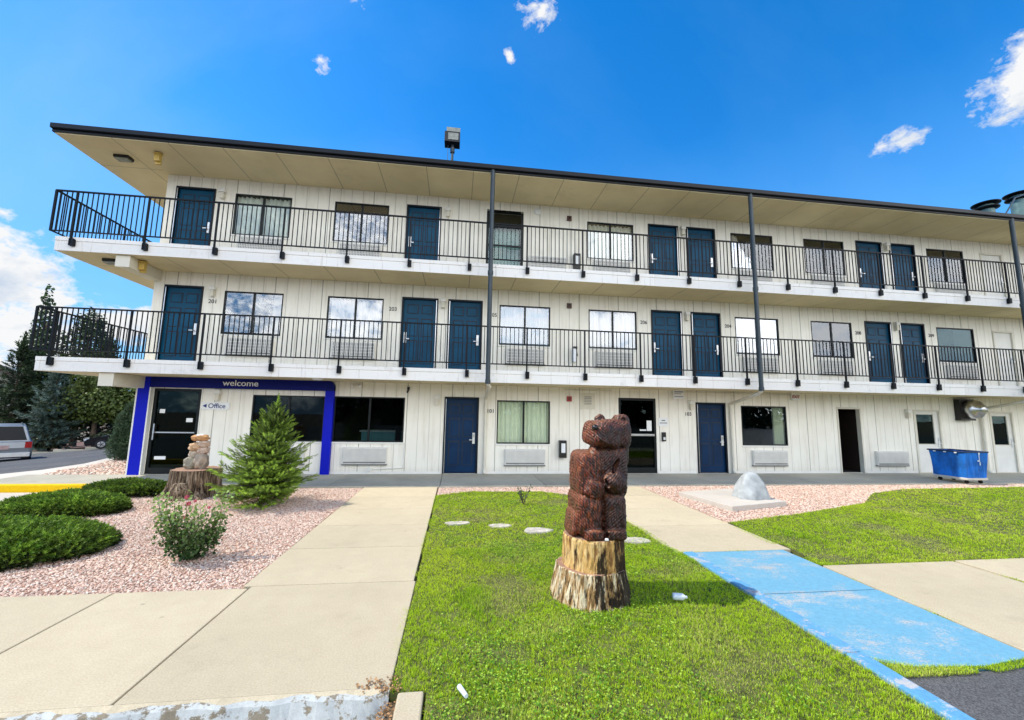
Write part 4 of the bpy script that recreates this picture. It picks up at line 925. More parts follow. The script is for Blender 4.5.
m = MB(); m.box(-.17, .17, -.01, .01, -.14, .14); m.box(-.15, -.14, 0, .10, .10, .12); m.box(.14, .15, 0, .10, .10, .12); m.build('sign_plate', M['sign_white'], o, rz=0)
m = MB(); m.box(-.14, .14, -.013, -.0105, .05, .09); m.box(-.14, .08, -.013, -.0105, .0, .02); m.box(-.14, .14, -.013, -.0105, -.09, -.06); m.build('printed_line', simple('grey_print', (0.3, 0.3, 0.4), .6), o)
o = empty('notice_plate', (14.085, -.005, 1.50)); tag(o, 'small white plate with two dark lines above the keypad beside the glass door', 'sign')
m = MB(); m.box(-.15, .15, -.012, 0, -.12, .12); m.build('sign_plate', M['sign_white'], o)
m = MB(); m.box(-.05, .06, -.015, -.0125, .03, .055); m.box(-.11, .12, -.015, -.0125, -.04, -.02); m.build('printed_line', M['ink'], o)
o = empty('keypad', (14.085, -.005, 1.07)); tag(o, 'black door keypad on the cream wall right of the glass door', 'keypad')
m = MB(); m.box(-.06, .06, -.05, 0, -.13, .13); m.build('housing', M['black'], o, bevel=.008); m = MB(); m.box(-.03, .04, -.055, -.0505, -.09, -.01); m.build('button_pad', M['lock'], o)
o = empty('exit_sign', (18.44, -.06, 2.34)); tag(o, 'small red and white EXIT sign under the balcony beyond the second rain pipe', 'sign')
m = MB(); m.box(-.125, .125, -.03, .03, -.11, .11); m.box(-.02, .02, -.02, .02, .11, .15); m.build('sign_box', M['sign_white'], o, bevel=.004)
put('lettering', text_mesh('lettering', 'EXIT', .125, M['red'], .002, .003, 'CENTER'), o, (0, -.034, -.045))
def extinguisher(name, x, z, label, cabinet):
    o = empty(name, (x, -.001, z)); tag(o, label, 'extinguisher', 'fire extinguishers on the walls')
    m = MB()
    if cabinet:
        m.box(-.10, .10, -.14, 0, -.24, .24); m.build('cabinet', M['black'], o, bevel=.006)
        m = MB(); m.box(-.055, .06, -.144, -.1405, -.10, .16); m.build('cabinet_window', M['sign_white'], o)
    else:
        m.tube((0, -.09, -.23), (0, -.09, .13), .065, n=14); m.tube((0, -.09, .13), (0, -.09, .17), .065, .025, n=14); m.build('cylinder', M['lock'], o)
        m = MB(); m.box(-.03, .09, -.11, -.07, .17, .23); m.tube((.06, -.09, .18), (.10, -.09, -.05), .012, n=6); m.build('valve_and_hose', M['black'], o)
extinguisher('fire_extinguisher', 11.015, .70, 'black framed extinguisher cabinet on the ground floor wall left of the bear', True)
extinguisher('fire_extinguisher', 11.35, 3.42, 'bare extinguisher hung behind the middle balcony railing', False)
extinguisher('fire_extinguisher', 11.44, 6.24, 'dark extinguisher cabinet on the top balcony wall', True)
# extractor fan
o = empty('extractor_fan', (24.62, 0, 2.06)); tag(o, 'round steel extractor fan hood on the wall between the two white doors', 'fan')
m = MB(); m.box(-.33, .25, -.16, -.002, -.36, .33); m.build('housing', M['black'], o)
m = MB(); m.lathe([(0, .46), (.09, .45), (.14, .41), (.15, .30), (.27, .28), (.30, .20), (.30, .10), (.28, .02)], n=32)
me = m.mesh('hood', M['steel'], True); me.transform(Matrix.Rotation(PI/2, 4, 'X')); ho = put('hood', me, o, (0.05, -.13, 0))
# flood light on the roof
o = empty('roof_floodlight', (7.60, .35, 8.2)); tag(o, 'floodlight box on a short pole standing on the roof edge', 'floodlight')
m = MB(); m.tube((0, 0, 0), (0, 0, 1.75), .05, .035); m.tube((0, 0, 1.45), (0, 0, 1.60), .07); m.tube((-.14, 0, 0), (-.14, 0, 1.8), .008, n=5); m.build('pole', M['pipe'], o)
m = MB(); m.box(-.25, .22, -.16, .2, 1.72, 2.06); m.box(-.20, .22, -.04, .2, 2.065, 2.28, 1); m.build('lamp_box', [M['black'], M['lamp_lens']], o, bevel=.01)
m = MB(); m.box(-.14, .17, -.172, -.1605, 1.78, 2.0); m.build('lens', M['lamp_lens'], o)
# mushroom vents
for k, (x, y, z, lab) in enumerate(((27.12, .3, 9.44, 'nearer green grey double disc ventilator on the roof'), (28.62, .3, 9.95, 'farther green grey double disc ventilator at the right roof edge'))):
    o = empty('roof_vent', (x, y, 8.2)); tag(o, lab, 'roof vent', 'disc ventilators on the roof'); dz = z-8.2
    m = MB(); m.tube((0, 0, 0), (0, 0, dz+.22), .20, .22, 20); m.build('stack', M['roof_metal'], o)
    for q, r_ in ((dz+.0, .34), (dz+.17, .38)):
        m = MB(); m.lathe([(.21, q-.05), (r_, q), (r_+.01, q+.03), (r_*.5, q+.10), (0, q+.12)], n=28); m.build('cowl', M['gutter'], o)
o = empty('roof_brace', (25.2, -1.3, 8.2)); tag(o, 'slim slanting metal brace rising from the roof edge at far right', 'brace')
m = MB(); m.tube((0, 0, 0), (.9, .2, .85), .022, n=8); m.tube((.9, .2, .85), (2.6, .6, 1.5), .018, n=8); m.build('strut', M['pipe'], o)

# ------------------------------------------------------------------ bear carving
bear = empty('bear_carving', (9.295, -7.60, 0)); tag(bear, 'dark red brown carved wooden bear standing on a two tier tree stump on the lawn', 'statue')
def ell(bm, c, r, rot=(0, 0, 0), sub=3):
    t = bmesh.new(); bmesh.ops.create_icosphere(t, subdivisions=sub, radius=1)
    Mx = Matrix.Translation(c) @ Matrix.Rotation(rot[2], 4, 'Z') @ Matrix.Rotation(rot[1], 4, 'Y') @ Matrix.Rotation(rot[0], 4, 'X') @ Matrix.Diagonal((*r, 1))
    bmesh.ops.transform(t, matrix=Mx, verts=t.verts); me = bpy.data.meshes.new('t'); t.to_mesh(me); t.free(); bm.from_mesh(me); bpy.data.meshes.remove(me)
def super_ell(bm, c, r, p=3.0, rot=(0, 0, 0), taper=0.0):
    """rounded block: superellipsoid"""
    t = bmesh.new(); bmesh.ops.create_icosphere(t, subdivisions=4, radius=1)
    for v in t.verts:
        q = v.co; s = (abs(q.x)**p+abs(q.y)**p+abs(q.z)**p)**(-1/p); q = q*s
        k = 1-taper*(q.z*.5+.5); v.co = Vector((q.x*k, q.y*k, q.z))
    Mx = Matrix.Translation(c) @ Matrix.Rotation(rot[2], 4, 'Z') @ Matrix.Rotation(rot[1], 4, 'Y') @ Matrix.Rotation(rot[0], 4, 'X') @ Matrix.Diagonal((*r, 1))
    bmesh.ops.transform(t, matrix=Mx, verts=t.verts); me = bpy.data.meshes.new('t'); t.to_mesh(me); t.free(); bm.from_mesh(me); bpy.data.meshes.remove(me)
bm = bmesh.new()
# legs (local x: bear's width in the picture; -y toward the viewer)
super_ell(bm, (-.020, .0, .765), (.126, .235, .190), 6.5)
super_ell(bm, (.232, .0, .765), (.120, .235, .190), 6.5)
super_ell(bm, (.105, .04, .76), (.245, .20, .215), 4.5)
super_ell(bm, (.005, -.150, .592), (.098, .120, .050), 6.0); super_ell(bm, (.225, -.150, .592), (.108, .120, .050), 6.0)
super_ell(bm, (-.150, .02, .66), (.035, .17, .12), 4.0, (0, .15, 0))
# trunk and shoulders, cut square like the log it came from
super_ell(bm, (.112, .03, 1.12), (.250, .20, .225), 6.0, (0, 0, 0), .03)
super_ell(bm, (-.020, -.065, 1.125), (.125, .150, .215), 5.0, (0, -.03, .10))
super_ell(bm, (.275, -.075, 1.15), (.108, .150, .235), 5.0, (0, .0, -.12))
super_ell(bm, (.225, -.185, 1.075), (.110, .085, .105), 3.2, (0, -.55, 0)); ell(bm, (.190, -.225, 1.065), (.072, .062, .070))
super_ell(bm, (.015, -.190, 1.000), (.100, .060, .085), 3.5, (0, .35, 0))
super_ell(bm, (.11, -.10, 1.24), (.13, .11, .17), 3.0)
# neck and head turned up to the left, one block with the back of the log
super_ell(bm, (.262, .03, 1.40), (.172, .18, .24), 5.0)
super_ell(bm, (.275, .0, 1.51), (.178, .185, .145), 4.5)
super_ell(bm, (.135, -.10, 1.505), (.160, .175, .125), 4.5, (0, .22, .28))
ell(bm, (.075, -.20, 1.555), (.085, .080, .055), (0, .45, .3))
super_ell(bm, (.09, -.16, 1.440), (.095, .11, .055), 3.0, (0, .15, .3))
# ears
ell(bm, (.160, .02, 1.645), (.060, .050, .058)); super_ell(bm, (.370, -.04, 1.605), (.086, .075, .100), 3.4)
tm_ = bpy.data.meshes.new('bear_body'); bm.to_mesh(tm_); bm.free()
ob = bpy.data.objects.new('tmp_bear', tm_); COL.objects.link(ob); rm = ob.modifiers.new('r', 'REMESH'); rm.mode = 'VOXEL'; rm.voxel_size = 0.0085
dg = bpy.context.evaluated_depsgraph_get(); dg.update(); bme = bpy.data.meshes.new_from_object(ob.evaluated_get(dg)); bpy.data.objects.remove(ob)
bm = bmesh.new(); bm.from_mesh(bme)
for _ in range(1): bmesh.ops.smooth_vert(bm, verts=bm.verts, factor=.5, use_axis_x=True, use_axis_y=True, use_axis_z=True)
bm.normal_update()
from mathutils import noise as mno
def cut(p, a, b_, w, depth):
    a = Vector(a); b_ = Vector(b_); d = b_-a; t = max(0, min(1, (p-a).dot(d)/d.length_squared)); q = (p-(a+d*t)).length
    return depth*max(0, 1-(q/w)**2)
for v in bm.verts:
    p = v.co.copy()
    # chisel facets
    k = mno.voronoi(Vector((p.x*26+p.z*7, p.y*26, p.z*13-p.x*6)))[0]
    k2 = mno.voronoi(Vector((p.x*9+3, p.y*9, p.z*6)))[0]
    d = 0.0050*(k[1]-k[0]) + 0.002*mno.noise(p*60) + 0.010*(k2[1]-k2[0]) - .004 + .0016*math.sin((p.x*(.9 if p.x < .1 else -.9)+p.z)*210+6*mno.noise(p*9))
    # carved grooves: between legs, under arms, across chest, mouth, eye, toes
    if p.y < .1:
        d -= cut(p, (.107, -.26, .54), (.107, -.24, .93), .026, .11); d -= cut(p, (-.2, -.26, .650), (.40, -.26, .650), .014, .03)
        d -= cut(p, (-.19, -.25, .965), (.09, -.28, .925), .028, .06); d -= cut(p, (.11, -.28, .925), (.39, -.22, .955), .028, .055)
        d -= cut(p, (-.02, -.22, 1.36), (.13, -.26, 1.03), .024, .055); d -= cut(p, (.31, -.18, 1.35), (.20, -.24, 1.17), .022, .045)
        d -= cut(p, (.05, -.2, 1.385), (.33, -.16, 1.375), .024, .035)
        d -= cut(p, (-.04, -.26, 1.495), (.15, -.16, 1.475), .012, .018)
        d -= cut(p, (.135, -.20, 1.590), (.15, -.19, 1.598), .022, .020)
        d -= cut(p, (.370, -.12, 1.58), (.370, -.11, 1.64), .036, .024); d -= cut(p, (.155, -.03, 1.64), (.155, -.03, 1.66), .026, .012)
        for fx in (-.085, -.02, .045, .20, .255, .31): d -= cut(p, (fx, -.31, .55), (fx, -.30, .63), .007, .012)
    v.co = p + v.normal*d
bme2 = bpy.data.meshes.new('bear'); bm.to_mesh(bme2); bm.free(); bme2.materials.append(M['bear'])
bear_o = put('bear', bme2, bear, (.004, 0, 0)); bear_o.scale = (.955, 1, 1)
m = MB(); m.lathe([(0, .022), (.02, .018), (.03, 0), (.02, -.012), (0, -.016)], n=14); nz_ = m.build('nose', M['black'], bear, (.008, -.270, 1.580), smooth=True); nz_.rotation_euler = (PI/2-.6, -.4, 0)
def stump_mesh(rad, zs, nseg=150, ridge=.022, cx=0.0, seed=1, lobes=None, sy=1.0):
    """ridged wood column: rad(z) radii; returns MB with side 0 and top 1"""
    m = MB(); r_ = np.random.default_rng(seed); ph = r_.uniform(0, 6.28, 40)
    for j, z in enumerate(zs):
        R0 = rad(z)
        for i in range(nseg):
            t = 2*PI*i/nseg
            g = sum(math.sin(t*fq+ph[q]+z*1.7*((q % 3)-1))/(1.2+q*.35) for q, fq in enumerate((5, 9, 14, 23, 31, 47)))
            rr = R0*(1+ridge*g+(lobes(t, z) if lobes else 0)) + r_.uniform(-.0025, .0025)
            m.v.append((cx+rr*math.cos(t), rr*math.sin(t)*sy, z))
    for j in range(len(zs)-1):
        for i in range(nseg):
            k = (i+1) % nseg; m.f.append((j*nseg+i, j*nseg+k, (j+1)*nseg+k, (j+1)*nseg+i)); m.m.append(0)
    k = len(m.v); m.v.append((cx, 0, zs[-1])); b0 = (len(zs)-1)*nseg
    for i in range(nseg): m.f.append((b0+i, b0+(i+1) % nseg, k)); m.m.append(1)
    return m
zs = [-.05, .0, .03, .07, .12, .18, .23, .268, .275]
m = stump_mesh(lambda z: .375-.05*min(1, max(0, z)/.25)-.008*(z > .27), zs, ridge=.024, cx=.045, seed=4)
m.build('stump_base', [M['stump'], M['cut_wood']], bear, smooth=False)
zs = [.270, .31, .36, .42, .48, .53, .552]
m = stump_mesh(lambda z: .300-.010*(z-.27)/.28-.008*(z > .54), zs, ridge=.010, cx=.075, seed=9)
m.build('stump_upper_tier', [M['stump_tier'], M['cut_wood']], bear, smooth=False)
o = empty('pebble', (9.37, -7.885, .556)); 
bpy.data.objects.remove(o)
m = MB(); m.lathe([(0, .018), (.015, .014), (.02, 0), (.012, -.006), (0, -.008)], n=10)
tag(m.build('pebble', M['sign_white'], loc=(9.405, -7.875, .562), smooth=True), 'tiny white pebble lying between the bear carving feet', 'pebble')

# ------------------------------------------------------------------ old stump with stacked stones
o = empty('tree_stump', (2.98, -2.60, 0)); tag(o, 'old grey brown tree stump with flaring roots in the gravel bed', 'stump')
roots = (3.6, 4.4, 5.4, 0.2, 2.2)
def lob(t, z):
    k = 0
    for r_ in roots:
        d = math.atan2(math.sin(t-r_), math.cos(t-r_)); k += math.exp(-(d/.22)**2)*.42*math.exp(-max(0, z)/.10)
    return k
m = stump_mesh(lambda z: .405-.02*z-.012*(z > .52)+.03*max(0, .2-z), [-.05, .01, .05, .09, .14, .2, .28, .36, .43, .47, .49, .50], ridge=.034, seed=12, lobes=lob)
m.build('trunk', [M['stump_old'], M['cut_wood']], o)
m = MB(); m.lathe([(.0, .30), (.10, .28), (.15, .16), (.16, 0), (.15, -.05)], n=14, jit=.10); m.build('burl', M['stump_old'], o, (-.03, -.42, 0))
stones = [(-.13, -.0, 0, .12, .12, .13, (.30, .27, .20)), (.09, .02, 0, .13, .14, .17, (.40, .32, .24)), (-.10, .03, .24, .09, .10, .075, (.50, .42, .32)),
          (.10, .03, .31, .12, .11, .075, (.55, .40, .30)), (-.07, .0, .385, .12, .11, .08, (.58, .38, .22)), (.11, .02, .45, .11, .10, .075, (.58, .42, .30)), (.01, .01, .585, .18, .11, .065, (.52, .27, .11))]
labs = ['grey green rock at the lower left of the stone pile on the old stump', 'tall tan rock at the lower right of the stone pile on the old stump', 'small pale stone wedged low on the left of the stone pile', 'pinkish stone in the middle right of the stone pile',
        'pale orange stone in the middle left of the stone pile', 'tan stone at upper right of the stone pile', 'flat orange brown slab lying on top of the stone pile']
def rock(name, rx, ry, rz, colour, loc, lab, cat, seed, group=None, amp=.24, mat_=None, sub=3, freq=2.0):
    t = bmesh.new(); bmesh.ops.create_icosphere(t, subdivisions=sub, radius=1)
    for v in t.verts:
        q = v.co; s = (abs(q.x)**3+abs(q.y)**3+abs(q.z)**3)**(-1/3); n_ = mno.noise(q*freq+Vector((seed*7.1, seed, 0))); q2 = q*s*(1+amp*n_+.07*mno.noise(q*5+Vector((seed, 0, 3))))
        v.co = Vector((q2.x*rx, q2.y*ry, q2.z*rz))
    me = bpy.data.meshes.new(name); t.to_mesh(me); t.free(); me.materials.append(mat_ or simple('rock_surface', colour, .9, var=.25, nscale=12, bmp=.6, bscale=30))
    o = put(name, me, None, loc); tag(o, lab, cat, group); return o
for k, (dx, dy, z, rx, ry, rz, c) in enumerate(stones):
    rock('stacked_stone', rx*.82, ry*.85, rz*.95, c, (2.98+dx*.82, -2.65+dy, .50+(z+rz*.9)*.93), labs[k], 'stone', k+1, 'stones piled on the old stump')
rock('stacked_stone', .07, .06, .035, (.75, .72, .68), (3.0, -2.66, 1.14), 'small white stone at the very top of the pile', 'stone', 20, 'stones piled on the old stump')
# ------------------------------------------------------------------ pad and pale rock
m = MB(); m.prism([(12.78, -3.10), (13.03, -4.50), (14.45, -4.12), (14.25, -2.75)], -.15, .08); struct(m.build('concrete_pad', M['concrete_pale'], bevel=.012))
rk = bmesh.new(); bmesh.ops.create_icosphere(rk, subdivisions=4, radius=1)
for v in rk.verts:
    q = v.co.copy(); z = max(-.15, q.z); k = 1-.44*max(0, z)**1.3; a = math.atan2(q.y, q.x)
    fac = 1+.05*math.cos(a*3+.6)+.06*mno.noise(q*2.2)+.03*mno.noise(q*7)+.035*math.cos(a*7+2*q.z); n_ = (abs(math.cos(a))**3+abs(math.sin(a))**3)**(-1/3)
    hr = math.hypot(q.x, q.y)**.55 if q.z > 0 else 1
    vv = mno.voronoi(q*1.9)[0]; fac += .10*(vv[1]-vv[0])-.04
    v.co = Vector((math.cos(a)*hr*k*fac*n_*.345+.02*z, math.sin(a)*hr*k*fac*n_*.28, z*(.50+.03*mno.noise(q*3))))
me = bpy.data.meshes.new('landscape_rock'); rk.to_mesh(me); rk.free(); me.materials.append(M['fake_rock']); me.polygons.foreach_set('use_smooth', [True]*len(me.polygons))
tag(put('landscape_rock', me, None, (13.98, -3.74, .075)), 'smooth pale blue grey domed rock standing on the concrete pad', 'rock')
# ------------------------------------------------------------------ stepping stones
for k, (x, y, a, b_, lab) in enumerate(((8.07, -5.03, .19, .10, 'leftmost stepping stone in the lawn'), (8.70, -5.22, .17, .10, 'second stepping stone from the left in the lawn'), (9.23, -5.50, .22, .13, 'third stepping stone, just left of the bear'), (10.50, -6.06, .19, .12, 'stepping stone right of the bear near the side path'))):
    m = MB(); pts = [(a*math.cos(t)*(1+.12*math.sin(3*t+k)), b_*math.sin(t)*(1+.1*math.cos(2*t+k))) for t in [2*PI*i/9 for i in range(9)]]
    pts = [(x_*(1+.10*random.uniform(-1, 1)), y_*(1+.12*random.uniform(-1, 1))) for x_, y_ in pts]
    m.prism(pts, -.03, .014); tag(m.build('stepping_stone', M['slab_stone'], loc=(x, y, 0), bevel=.006), lab, 'stepping stone', 'stepping stones across the lawn')
# litter
m = MB(); m.tube((0, 0, 0), (.10, .0, 0), .013, .016, 10); o = m.build('plastic_tube', M['litter'], loc=(8.12, -8.98, .03)); o.rotation_euler = (0, 0, 2.0); tag(o, 'small white plastic tube dropped on the near lawn', 'litter')
m = MB(); m.lathe([(0, -.06), (.027, -.058), (.03, -.045), (.03, .03), (.012, .055), (.012, .07), (0, .07)], n=14); me = m.mesh('plastic_bottle', M['litter'], True); o = put('plastic_bottle', me, None, (10.10, -7.86, .045)); o.rotation_euler = (PI/2, 0, 1.3); tag(o, 'pale blue plastic bottle lying in the bear shadow', 'litter')
# ------------------------------------------------------------------ laundry cart
o = empty('laundry_cart', (21.60, -2.04, .012), math.radians(0)); tag(o, 'blue canvas laundry cart on a pale wooden base in front of the white door', 'cart')
m = MB(); Wc, Lc = .68, .82
def ringq(z, s): return [(-s, -s), (Wc+s, -s), (Wc+s, Lc+s), (-s, Lc+s)]
lev = [(.16, -.01), (.35, -.005), (.6, .0), (.84, .02)]
n = 14
def perim(z, s):
    pts = []; c = ringq(z, s)
    for k in range(4):
        a, b_ = c[k], c[(k+1) % 4]
        for i in range(n): t = i/n; pts.append((a[0]+(b_[0]-a[0])*t, a[1]+(b_[1]-a[1])*t, z))
    cx, cy = Wc/2, Lc/2; out_ = []
    for i, p in enumerate(pts):
        w_ = .014*math.sin(i*1.7+z*4)+.010*math.sin(i*.9-z*7); d = math.hypot(p[0]-cx, p[1]-cy); out_.append((p[0]+(p[0]-cx)/d*w_, p[1]+(p[1]-cy)/d*w_, z))
    return out_
k0 = None; NN = 4*n
for z, s in lev: m.v += perim(z, s)
for j in range(len(lev)-1):
    for i in range(NN): k = (i+1) % NN; m.f.append((j*NN+i, j*NN+k, (j+1)*NN+k, (j+1)*NN+i)); m.m.append(0)
m.f.append(tuple(NN*0+NN-1-i for i in range(NN))); m.m.append(0)
m.build('canvas_tub', M['canvas'], o, smooth=False)
m = MB()
for k in range(4):
    c = ringq(0, .035); a, b_ = c[k], c[(k+1) % 4]; m.tube((*a, .845), (*b_, .845), .020, n=8)
m.build('rim', simple('dark_rim_canvas', (.01, .03, .09), .6), o)
m = MB(); m.box(.0, Wc, .0, Lc, .10, .16); m.build('base', M['pallet'], o, bevel=.01)
for x, y in ((.12, .1), (Wc-.12, .1), (.12, Lc-.1), (Wc-.12, Lc-.1)):
    m = MB(); m.tube((x-.02, y, .045), (x+.02, y, .045), .045, n=14); m.box(x-.03, x+.03, y-.02, y+.02, .06, .10); m.build('caster', M['tyre'], o)
m = MB()
for q in range(3): m.box(-.052, -.040, .14+q*.25, .20+q*.25, .80, .83)
m.box(.38, .42, -.052, -.042, .78, .83); m.box(.39, .402, -.05, -.038, .64, .78); m.box(.34, .40, -.05, -.034, .60, .63); m.box(.40, .42, -.045, -.030, .50, .58)
m.build('strap', M['sign_white'], o)

# ------------------------------------------------------------------ plants
def foliage(name, parent, pos, D_, scale, cols, mat_, tv, tf, vcol=None, tiltj=0): return put(name, scatter(name, tv, tf, pos, align_z(D_), scale, cols, mat_, vcol=vcol), parent)
# template: a feathery spray (flat needles around a short twig), z is the twig axis
def spray(nn, ln, wd, spread, seed=1):
    r_ = np.random.default_rng(seed); V = []; F = []
    for i in range(nn):
        t = i/nn; a = i*2.4; z0 = t*.85; el = spread*(1-.35*t)
        d = np.array([math.cos(a)*math.sin(el), math.sin(a)*math.sin(el), math.cos(el)]); s = np.cross(d, [0, 0, 1]); s /= max(1e-6, np.linalg.norm(s))
        L_ = ln*(1-.4*t)*r_.uniform(.8, 1.15); b0 = np.array([0, 0, z0]); k = len(V)
        V += [b0-s*wd, b0+s*wd, b0+d*L_]; F.append((k, k+1, k+2))
    return np.array(V), np.array(F)
SPR_V, SPR_F = spray(26, .42, .045, 1.0); JUN_V, JUN_F = spray(12, .5, .085, .85, 4)
def juniper(x, y, ax, ay, h, n, rz, label, dark=1.0):
    o = empty('juniper_hedge', (x, y, 0), rz); tag(o, label, 'shrub', 'low spreading junipers in the gravel bed')
    u = rng.uniform(-1, 1, (n*2, 2)); u = u[(np.abs(u[:, 0])**2.6+np.abs(u[:, 1])**2.4) < 1][:n]; n = len(u)
    rr = (np.abs(u[:, 0])**2.6+np.abs(u[:, 1])**2.4)
    lump = .5+.5*vnoise(u*[ax, ay], 7.5, 31); lump2 = .5+.5*vnoise(u*[ax, ay], 19, 33)
    top = h*(1-rr)**.38*(.62+.38*lump)+.06*(lump2-.3)
    k = rng.uniform(0, 1, n)**.45; z = top*np.where(rr > .8, rng.uniform(0.05, 1, n), .45+.55*k)
    pos = np.column_stack([u[:, 0]*ax, u[:, 1]*ay, z])
    Dr = np.column_stack([u[:, 0]*1.1, u[:, 1]*1.3, .35+.7*(1-rr)])+rng.normal(0, .38, (n, 3)); Dr[:, 2] = np.abs(Dr[:, 2])*.8+.08
    dep = np.clip(z/np.maximum(top, .01), 0, 1); b_ = (.10+1.05*dep**2.4)*(.30+1.0*lump2)  # sprays deeper in the mound darkened, painting the shade in its gaps
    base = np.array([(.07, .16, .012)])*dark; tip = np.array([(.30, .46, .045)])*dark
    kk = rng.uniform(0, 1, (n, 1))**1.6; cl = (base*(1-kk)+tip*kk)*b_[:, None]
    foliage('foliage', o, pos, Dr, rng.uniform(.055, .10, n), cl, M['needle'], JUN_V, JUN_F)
    m = MB()
    for i in range(10):
        a = random.uniform(0, 6.28); m.tube((0, 0, 0), (math.cos(a)*ax*.75, math.sin(a)*ay*.75, h*.45), .02, .006, 6)
    m.build('stem', M['bark'], o)
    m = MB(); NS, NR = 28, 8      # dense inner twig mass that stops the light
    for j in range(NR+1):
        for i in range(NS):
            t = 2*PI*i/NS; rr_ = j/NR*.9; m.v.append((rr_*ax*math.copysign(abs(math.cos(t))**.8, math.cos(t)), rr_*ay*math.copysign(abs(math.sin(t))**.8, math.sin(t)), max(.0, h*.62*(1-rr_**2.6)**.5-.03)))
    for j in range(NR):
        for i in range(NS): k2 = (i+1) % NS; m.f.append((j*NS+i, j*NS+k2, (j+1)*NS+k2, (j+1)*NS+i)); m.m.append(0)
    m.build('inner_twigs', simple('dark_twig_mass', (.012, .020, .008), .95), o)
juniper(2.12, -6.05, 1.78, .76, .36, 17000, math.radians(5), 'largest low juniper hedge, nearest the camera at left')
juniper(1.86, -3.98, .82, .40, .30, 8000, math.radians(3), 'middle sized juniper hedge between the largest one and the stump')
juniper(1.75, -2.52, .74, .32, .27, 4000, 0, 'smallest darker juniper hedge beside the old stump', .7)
# young spruce
def spruce(name, x, y, z0, H_, R_, nb, label, cat, c1, c2, group=None, s0=.10, seed=1, dens=1.0, leader=True, sprv=None, lean=0.0, el0=-.10):
    o = empty(name, (x, y, z0)); tag(o, label, cat, group); r_ = np.random.default_rng(seed)
    m = MB(); m.tube((0, 0, 0), (0, 0, H_*.98), .022*H_+.01, .008, 8)
    PP = []; DD = []; SS = []; LL = []
    for i in range(nb):
        t = (i+.5)/nb; z = H_*(.05+.90*t**.95); a = i*2.39996+r_.uniform(-.3, .3)
        L_ = R_*(1-t)**.72*r_.uniform(.66, 1.18)*(1 if t > .08 else .75)+.03; el = el0+.75*t+r_.uniform(-.14, .14)
        d = np.array([math.cos(a)*math.cos(el), math.sin(a)*math.cos(el), math.sin(el)])
        p1 = np.array([0, 0, z])+d*L_; m.tube((0, 0, z), tuple(p1), .006+.01*L_, .003, 4, cap=False)
        ns = max(3, int(L_/s0*2.6*dens))
        for j in range(ns):
            q = (j+.6)/ns; p = np.array([0, 0, z])+d*L_*q; p[2] -= .10*L_*math.sin(q*PI)
            side = 1 if j % 2 else -1; sd = np.cross(d, [0, 0, 1])*side; w_ = (1-q)*.75+.12
            dd = d*(.8+.3*q)+sd*r_.uniform(.5, 1.0)*(1.1-q*.7)+np.array([0, 0, r_.uniform(-.05, .4)])
            for e in range(1+int(w_*L_/s0*.9*dens)):
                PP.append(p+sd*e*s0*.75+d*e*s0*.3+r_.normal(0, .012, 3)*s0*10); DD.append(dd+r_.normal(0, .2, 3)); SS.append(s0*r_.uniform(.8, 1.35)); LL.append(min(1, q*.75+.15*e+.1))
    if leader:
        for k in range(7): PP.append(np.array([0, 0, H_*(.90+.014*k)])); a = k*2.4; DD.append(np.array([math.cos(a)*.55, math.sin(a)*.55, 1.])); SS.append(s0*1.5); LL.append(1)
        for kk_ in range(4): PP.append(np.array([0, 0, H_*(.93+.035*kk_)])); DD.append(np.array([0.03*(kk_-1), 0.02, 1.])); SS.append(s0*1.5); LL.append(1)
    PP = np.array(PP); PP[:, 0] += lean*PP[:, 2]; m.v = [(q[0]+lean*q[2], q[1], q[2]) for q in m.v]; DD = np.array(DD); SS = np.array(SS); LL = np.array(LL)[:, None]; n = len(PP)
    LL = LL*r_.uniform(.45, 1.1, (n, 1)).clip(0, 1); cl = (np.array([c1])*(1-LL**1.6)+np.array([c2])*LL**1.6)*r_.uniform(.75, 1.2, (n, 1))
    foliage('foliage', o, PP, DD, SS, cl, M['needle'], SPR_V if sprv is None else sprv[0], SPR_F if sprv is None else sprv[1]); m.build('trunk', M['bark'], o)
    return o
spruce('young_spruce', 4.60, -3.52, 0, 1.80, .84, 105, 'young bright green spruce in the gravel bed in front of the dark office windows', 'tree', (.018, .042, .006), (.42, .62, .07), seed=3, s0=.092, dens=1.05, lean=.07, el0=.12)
# rose bush
o = empty('rose_bush', (5.07, -6.33, 0)); tag(o, 'rose bush with pale leaves and a few pink blooms in the pink gravel', 'bush')
m = MB(); PP = []; DD = []
for i in range(26):
    a = random.uniform(0, 6.28); sp_ = random.uniform(.05, .36); hh = random.uniform(.25, .70); p = Vector((random.uniform(-.05, .05), random.uniform(-.05, .05), 0)); st = 6
    q = Vector((math.cos(a)*sp_, math.sin(a)*sp_, hh))
    prev = p
    for k in range(1, st+1):
        t = k/st; c = p.lerp(q, t)+Vector((math.cos(a), math.sin(a), 0))*.05*math.sin(t*PI); m.tube(tuple(prev), tuple(c), .006-.003*t, .005-.003*t, 5, cap=False)
        for e in range(22 if k > 1 else 12):
            PP.append(np.array(c)+rng.normal(0, .042, 3)); DD.append(rng.normal(0, 1, 3)+[0, 0, .6])
        prev = c
m.build('stem', M['bark'], o)
PP = np.array(PP); PP[:, 2] = np.clip(PP[:, 2], .02, 2); n = len(PP); hgt = np.clip(PP[:, 2]/.6, 0, 1)[:, None]
hgt = hgt**1.5; cl = (np.array([(.03, .075, .02)])*(1-hgt)+np.array([(.26, .38, .10)])*hgt)*rng.uniform(.6, 1.4, (n, 1))
pale = rng.uniform(0, 1, (n, 1)) < .12*hgt; cl = np.where(pale, np.array([(.55, .52, .36)]), cl)
